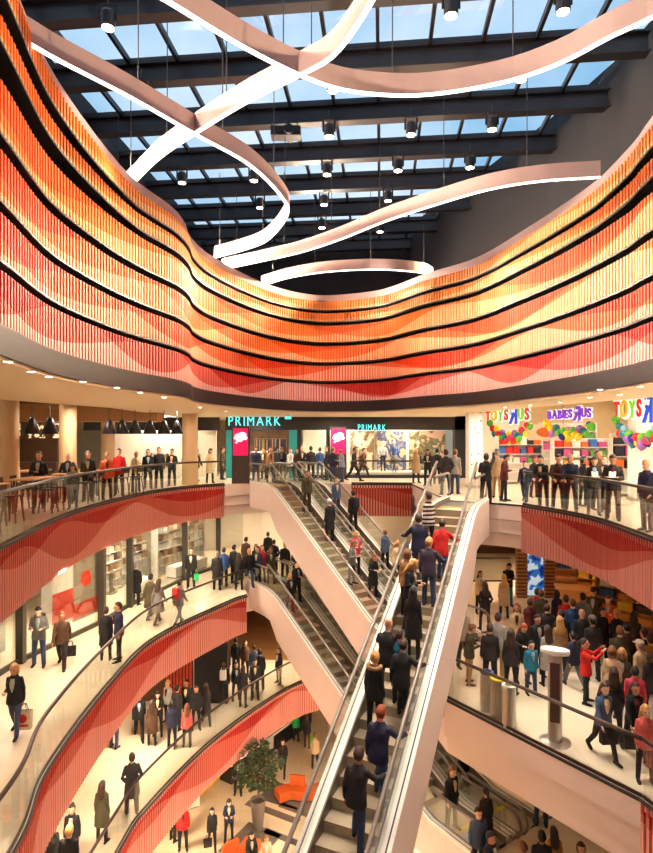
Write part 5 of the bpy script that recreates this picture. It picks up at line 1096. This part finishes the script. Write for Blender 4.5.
put('''
cf|114|748|170|stand|m|short|hbrown|grey|jeans|person in grey and jeans half hidden under the left balcony
cf|139|738|20|walk|m|short|hblack|black|black|man all in black striding on the lower gallery
cf|152|745|185|stand|f|long|hbrown|brown|black|coat=1|woman in a brown coat seen from behind on the lower gallery
cf|158|735|10|phone|f|long|hblack|black|black|black-haired woman in black behind the brown coat
ch|168|682|-20|stand|f|short|blond|lgrey|dark|blond person in light grey beside the red screen
cf|177|730|160|stand|m|short|hblack|dark|dark|man in charcoal behind the girl in navy
cf|172|748|175|stand|f|bob|hblack|navy|black|woman in navy in front of the lower gallery group
cf|187|747|190|stand|f|long|lbrown|pink|black|sc=.95|girl in a coral pink jacket on the lower gallery
cf|196|729|20|stand|f|long|hbrown|black|black|woman in black right behind the coral pink jacket
cf|187|725|-10|stand|m|short|hblack|dark|black|man in charcoal before the red screen
cf|206|724|200|walk|f|long|hbrown|dark|black|coat=1|woman in a dark coat walking along the lower gallery glass
cf|212|698|175|stand|m|short|hbrown|brown|dark|coat=1|man in a brown coat seen from behind on the lower gallery
cf|224|703|180|stand|m|short|lbrown|black|black|man in black with a white backpack on the lower gallery
cf|236|700|20|stand|f|long|hbrown|black|dark|woman in black right of the white backpack
cf|243|707|170|stand|f|bob|hbrown|dark|brown|woman in charcoal and brown by the gallery glass
cf|255|699|10|stand|m|short|hblack|dark|dark|man in charcoal at the right end of the gallery group
cf|254|683|-150|stand|m|short|hbrown|denim|jeans|man in a denim jacket at the back of the lower gallery
cf|260|690|200|stand|m|short|hblack|black|black|man in black just before the denim jacket
cf|279|683|-40|stand|f|long|hbrown|black|dark|woman in black alone on the gallery by the lower escalator
ch|236|640|180|stand|m|short|hblack|dark|dark|man in charcoal far back under the middle floor
ch|245|643|20|stand|f|long|hbrown|brown|black|woman in brown far back under the middle floor
ch|226|648|10|stand|f|long|blond|dark|black|blond woman in charcoal far back under the middle floor
cf|132|813|-160|pockets|m|short|hbrown|dark|dark|coat=1|man in a dark coat at the glass of the lower gallery
cf|102|842|175|stand|f|long|hbrown|olive|black|coat=1|woman with long brown hair in an olive coat, lower left
ch|72|806|10|stand|f|bun|hblack|black|black|woman in black facing the viewer, lower left
ch|69|832|180|stand|m|short|blond|black|black|blond man in black at the bottom edge, lower left
ch|52|826|60|stand|f|short|hblack|dark|black|person in charcoal with a white bag, lower left
gf|238|794|5|stand|m|short|hbrown|dark|black|man in charcoal left of the potted tree
gf|283|774|-5|walk|f|short|hbrown|black|black|woman in black walking on the ground floor beside the tree
gf|296|741|170|stand|f|short|hbrown|green|black|person in a green top at the market counter
gf|307|748|160|stand|f|long|hbrown|dark|brown|woman in charcoal with a green bag at the market counter
gf|315|769|170|stand|f|short|lbrown|beige|black|person in beige beside the long escalator on the ground floor
gf|212|848|15|walk|f|long|hblack|black|black|woman in black with a shoulder bag on the ground floor
gf|229|841|10|phone|f|long|hbrown|navy|black|woman in navy looking down on the ground floor
gf|183|849|15|stand|m|short|hbrown|red|black|man in a red jacket and black trousers on the ground floor
gf|173|841|150|stand|m|short|hblack|dark|dark|man in charcoal behind the red jacket on the ground floor
gf|251|866|20|sit|f|long|hblack|black|black|dz=.0|woman in black seated on the bottom orange bench, left
gf|266|868|10|sit|f|long|lbrown|beige|black|dz=.0|woman in beige seated on the bottom orange bench, right
M|448|760|212|restR|m|short|hblack|navy|khaki|man in navy and khaki trousers on the far lower escalator near its foot
L|427|784|34|stand|m|short|lbrown|black|dark|man in black low on the lower escalator right of the pink side
ch|486|790|190|stand|f|tail|hblack|dark|dark|coat=1|woman with dark tied hair in a dark coat at the escalator foot
ch|478|812|10|stand|m|short|hbrown|denim|dark|man in a denim shirt at the bottom right floor
ch|490|836|40|stand|m|short|hblack|black|black|man in black below the denim shirt
ch|524|845|190|stand|f|short|lbrown|beige|dark|fair-haired person in beige at the bottom edge
ch|542|838|170|stand|m|short|hblack|dark|dark|man in charcoal beside the mustard coat
ch|554|831|180|stand|f|long|hbrown|mustard|dark|coat=1|woman in a mustard coat under the pink bridge
cf|541|826|175|stand|m|short|hbrown|dark|jeans|person in jeans mostly hidden by the pink bridge
ch|581|848|-20|stand|f|bob|hbrown|lgrey|dark|person in light grey at the bottom edge under the bridge
''')
# ---------------------------------------------------------------- things that people carry
def held(label, sd, dz=0.): o, J, s = PEOPLE[label]; return Matrix.Translation(o.location) @ Matrix.Rotation(o.rotation_euler.z, 4, 'Z') @ Matrix.Scale(s, 4) @ Vector(J['wr'+sd]+J['fd'+sd]*.09)+Vector((0, 0, dz)), o.rotation_euler.z, s
def bag(who, sd, col, label, w=.34, h=.4, d=.12, logo=None, name='shopping_bag'):
    p, rz, s = held(who, sd); o = thing(name, label, 'bag', (p.x, p.y, p.z-h-.16), rz); c = mat('bag_'+label[:14], srgb(*col), .6)
    b = MB(); b.add([(sx*w/2*t, sy*d/2*t, z) for z, t in ((0, .96), (h, 1)) for sy in (-1, 1) for sx in (-1, 1)], [(0, 2, 3, 1), (0, 1, 5, 4), (2, 6, 7, 3), (0, 4, 6, 2), (1, 3, 7, 5)]); b.build('body', c, o)
    for sy in (-1, 1): MB().tube([(-w*.25, sy*d/2*.9, h-.02), (-w*.14, sy*.02, h+.15), (w*.14, sy*.02, h+.15), (w*.25, sy*d/2*.9, h-.02)], .008, 6).build('handle', c if not logo else M_DARK, o)
    if logo:
        for sy in (-1, 1): b = MB(); b.add([(.1*math.cos(a), sy*(d/2+.004), h*.62+.1*math.sin(a)) for a in [j*math.pi/10 for j in range(20)]], [tuple(range(20))]); b.add([(-.13, sy*(d/2+.004), h*.18), (.13, sy*(d/2+.004), h*.18), (.13, sy*(d/2+.004), h*.3), (-.13, sy*(d/2+.004), h*.3)], [(0, 1, 2, 3)]); b.build('print', mat('bag_print', srgb(*logo), .5), o)
W_BAG = 'blond woman in a black jacket and jeans walking towards the viewer, left edge'
bag(W_BAG, 'L', (232, 206, 170), 'pale shopping bag with a red dot carried by the blond woman, left edge', .36, .42, .12, (210, 40, 30))
bag('man in a black suit holding a green bag at the shop pillar', 'L', (40, 200, 110), 'small green bag held by the man in a black suit', .24, .26, .1)
bag('woman in charcoal with a green bag at the market counter', 'R', (110, 190, 50), 'lime green bag of the woman at the market counter', .28, .34, .12)
bag('person in charcoal with a white bag, lower left', 'L', (236, 228, 214), 'white paper bag at the lower left', .36, .44, .14)
bag('woman in a black coat seen from behind near the balcony corner', 'R', (226, 206, 180), 'pale paper bag of the woman in a black coat near the corner', .32, .36, .12)
bag('woman in a denim jacket and black tights on the bridge', 'L', (26, 22, 22), 'large black handbag of the woman in a denim jacket', .36, .3, .14, None, 'handbag')
bag('woman in black with a shoulder bag on the ground floor', 'R', (30, 26, 26), 'black handbag of the woman in black, ground floor', .32, .28, .12, None, 'handbag')
bag('man in a brown jacket walking beside the grey jacket', 'L', (34, 30, 28), 'dark shoulder bag of the man in a brown jacket', .32, .28, .12, None, 'handbag')
bag('woman all in black on the bridge next to the denim jacket', 'R', (40, 30, 28), 'dark handbag of the woman all in black on the bridge', .3, .24, .12, None, 'handbag')
def backpack(who, col, label, sc=1):
    o_, J, s = PEOPLE[who]; M = Matrix.Translation(o_.location) @ Matrix.Rotation(o_.rotation_euler.z, 4, 'Z') @ Matrix.Scale(s, 4); p = M @ (J['ch']+Vector((0, .235, -.24)))
    o = thing('backpack', label, 'backpack', p, o_.rotation_euler.z); c = mat('pack_'+label[:12], srgb(*col), .7, 0, .15, 12)
    MB().box(-.14, .14, -.08, .08, 0, .42).build('body', c, o, bevel=.05); MB().box(-.1, .1, .081, .12, .05, .22).build('front_pocket', c, o, bevel=.015)
    for sx in (-1, 1): MB().tube([(sx*.09, -.08, .38), (sx*.1, -.16, .44), (sx*.11, -.27, .42), (sx*.12, -.33, .26), (sx*.13, -.22, .1), (sx*.1, -.08, .06)], .014, 6).build('strap', c, o)
backpack('woman in grey with a red backpack by the left glass', (170, 40, 40), 'red backpack of the woman in grey by the left glass')
backpack('man in black with a white backpack on the lower gallery', (214, 206, 196), 'white backpack on the man in black, lower gallery')
backpack('man in black with a backpack on the far upper escalator', (40, 40, 46), 'dark backpack on the man on the far upper escalator')
backpack('man in a grey jacket and jeans before the red poster', (36, 34, 34), 'dark backpack of the man in a grey jacket')
def sheet_of(who, label, name='paper', cat='paper', col=(240, 234, 224), w=.17, h=.24):
    p, rz, s = held(who, 'L'); q, _, _ = held(who, 'R'); p = (p+q)/2; c = mat(name+'_white', srgb(*col), .6); o = MB().box(-w/2, w/2, -.006, .006, -.02, h-.02).build(name, c); o.location = p; o.rotation_euler = (-.9, 0, rz); tag(o, label, cat)
sheet_of('man in a dark jacket and brown trousers holding white papers', 'white papers held by the man at the toy shop rail')
sheet_of('woman with long hair in charcoal reading a paper at the rail', 'white leaflet read by the woman at the rail')
sheet_of('woman in a red jacket holding up a phone in the crowd', 'phone held up by the woman in a red jacket', 'phone', 'phone', (40, 40, 44), .08, .15)
# ---------------------------------------------------------------- lamps
def area(name, loc, size, power, col=(1, .8, .58), rot=(0, 0, 0), sy=None, spread=None, shape=None):
    l = bpy.data.lights.new(name, 'AREA'); l.energy = power; l.color = col; l.size = size
    if sy: l.shape = 'RECTANGLE'; l.size_y = sy
    else: l.shape = 'DISK'
    if spread: l.spread = math.radians(spread)
    o = bpy.data.objects.new(name, l); COL.objects.link(o); o.location = loc; o.rotation_euler = rot; return o
WARM = (1, .80, .57); NEUT = (1, .87, .71)
def aim(o, tgt): o.rotation_euler = (Vector(tgt)-o.location).to_track_quat('-Z', 'Y').to_euler()
# round luminaires set into the soffits over each floor
for z, V, pw in ((-1.45, V1, 420), (Z1-1.45, V0, 240), (Z0-1.45, V0, 260)):
    for x in (-15, -8.2, 8.5, 15):
        for y in (3, 9.5, 16, 22.5):
            if z > -2 and x == 8.5 and y < 9: pass
            area('ceiling_lamp', (x, y, z-.03), .9, pw*(1.7 if x == -8.2 and z > -2 else 1), WARM)
    for x in (-12, -4, 3, 10):
        area('ceiling_lamp', (x, 30.5, z-.03), .9, pw, WARM)
for x, y in ((8.6, 6), (8.8, 11), (9.3, 15), (8.5, 19), (7.2, 23.5), (4.5, 28.3), (.5, 29), (-4, 28.6), (-6.2, 24), (-8.6, 20)):
    area('ceiling_lamp', (x, y, HC+1.07), .35, 130, NEUT)
for x, y in ((-13, 8), (-13, 14), (-12, 20), (-12, 27)): area('ceiling_lamp', (x, y, 4.55), .8, 120, WARM)
# the hung floodlights light the atrium
def spot(loc, tgt, power, ang, col=WARM, r=.12):
    l = bpy.data.lights.new('flood_or_wash_beam', 'SPOT'); l.energy = power; l.spot_size = math.radians(ang); l.spot_blend = .6; l.color = col; l.shadow_soft_size = r
    o = bpy.data.objects.new('flood_or_wash_beam', l); COL.objects.link(o); o.location = (loc[0], loc[1], loc[2]-.04); aim(o, tgt)
for i, p in enumerate(SPOTS):
    if i % 2 == 0: spot(p, (p[0]*.5, p[1]-2, -8), 2300, 66, NEUT)
# added wash lights without fixtures, hidden behind the coping, brighten the opposite facade
for k in range(8, len(FP)-8, 26):
    (x, y), (nx, ny) = FP[k], normals(FP)[k]
    if y < 3: continue
    p = (x+nx*1.9, y+ny*1.9, HC+7.25+.9*ramp(y)); t = (x-nx*11, y-ny*11, HC+3.2)
    spot(p, t, (3400 if y > 14 else 3800)*(1.3 if x > 2 else 1), 100, (1, .77, .5) if x > 2 else (1, .82, .62), .2)
# added fill lights under the gallery edges, without fixtures, brighten the ground floor
for y in (9, 13, 17, 21):
    for x, tx in ((-6.6, -1), (3.4, -1)):
        o = area('gallery_fill', (x, y, Z0-1.55), .6, 260, WARM); aim(o, (tx, y+2, ZG))
for x, y in ((-7.1, 7), (-7.2, 10), (-7.4, 13), (-7.4, 16), (-6.9, 19.5), (-5.9, 24)): area('walkway_fill', (x, y, -1.5), .5, 150, WARM)  # added fill lights, no fixtures, to brighten the dim left walkway
for x, y in ((-6, 14), (-6, 20), (-2, 27), (4.5, 27)):
    o = area('gallery_fill', (x-.6, y, Z1-1.55), .6, 160, WARM)  # more added fill under the middle floor edges, for the lower gallery
# lamps in the shops
for x, y, z, p in ((-4, 33.5, 3.3, 150), (1, 32.3, 3.3, 150), (4.5, 32.3, 3.3, 150), (-9.5, 31.5, 4.2, 220), (10, 27, 4.3, 90), (12.5, 23, 4.3, 90), (12, 18, 4.3, 90), (14, 28, 4.3, 80), (11.5, 13, 4.3, 150)): area('shop_lamp', (x, y, z), .8, p, (1, .88, .72))
for i, t, d in ((0, .6, 1.6), (1, .3, 1.6), (1, .8, 1.6), (2, .5, 1.2), (3, .25, 1.4), (3, .75, 1.4), (4, .3, 1.2), (4, .8, 1.2), (5, .5, 2), (6, .2, 2), (6, .6, 2)):
    x, y, r = along(min(i, 6), t, d); area('shop_lamp', (x, y, -1.5), .6, 300, (1, .88, .7))
for x, y in ((9, 25), (11, 21), (12.5, 17), (13, 28), (16, 22)): area('shop_lamp', (x, y, -1.5), .8, 320, WARM)
# ---------------------------------------------------------------- sky
w = bpy.data.worlds.new('World'); bpy.context.scene.world = w; w.use_nodes = True; nt = w.node_tree; bg = nt.nodes['Background']
tc = nt.nodes.new('ShaderNodeTexCoord'); nz = nt.nodes.new('ShaderNodeTexNoise'); nz.inputs['Scale'].default_value = 3.2; nz.inputs['Detail'].default_value = 5
rp = nt.nodes.new('ShaderNodeValToRGB'); e = rp.color_ramp.elements
e[0].position = .38; e[0].color = (.30, .54, .74, 1); e[1].position = .64; e[1].color = (.86, .93, 1, 1)
nt.links.new(tc.outputs['Generated'], nz.inputs['Vector']); nt.links.new(nz.outputs['Fac'], rp.inputs['Fac']); nt.links.new(rp.outputs['Color'], bg.inputs['Color']); bg.inputs['Strength'].default_value = 1.1
# ---------------------------------------------------------------- camera
cd = bpy.data.cameras.new('camera'); cam = bpy.data.objects.new('camera', cd); COL.objects.link(cam)
cam.location = (0, 0, HC); cam.rotation_euler = (math.pi/2, 0, 0); cd.sensor_fit = 'VERTICAL'; cd.sensor_height = 36; cd.lens = 36*F/853; cd.shift_y = (VH-426.5)/853
cd.clip_start = .1; cd.clip_end = 300
sc = bpy.context.scene; sc.camera = cam
sc.view_settings.view_transform = 'Standard'; sc.view_settings.look = 'None'; sc.view_settings.gamma = 1; sc.view_settings.exposure = .35
sc.cycles.max_bounces = 6; sc.cycles.transparent_max_bounces = 16; sc.cycles.caustics_reflective = False; sc.cycles.caustics_refractive = False; sc.cycles.use_denoising = True
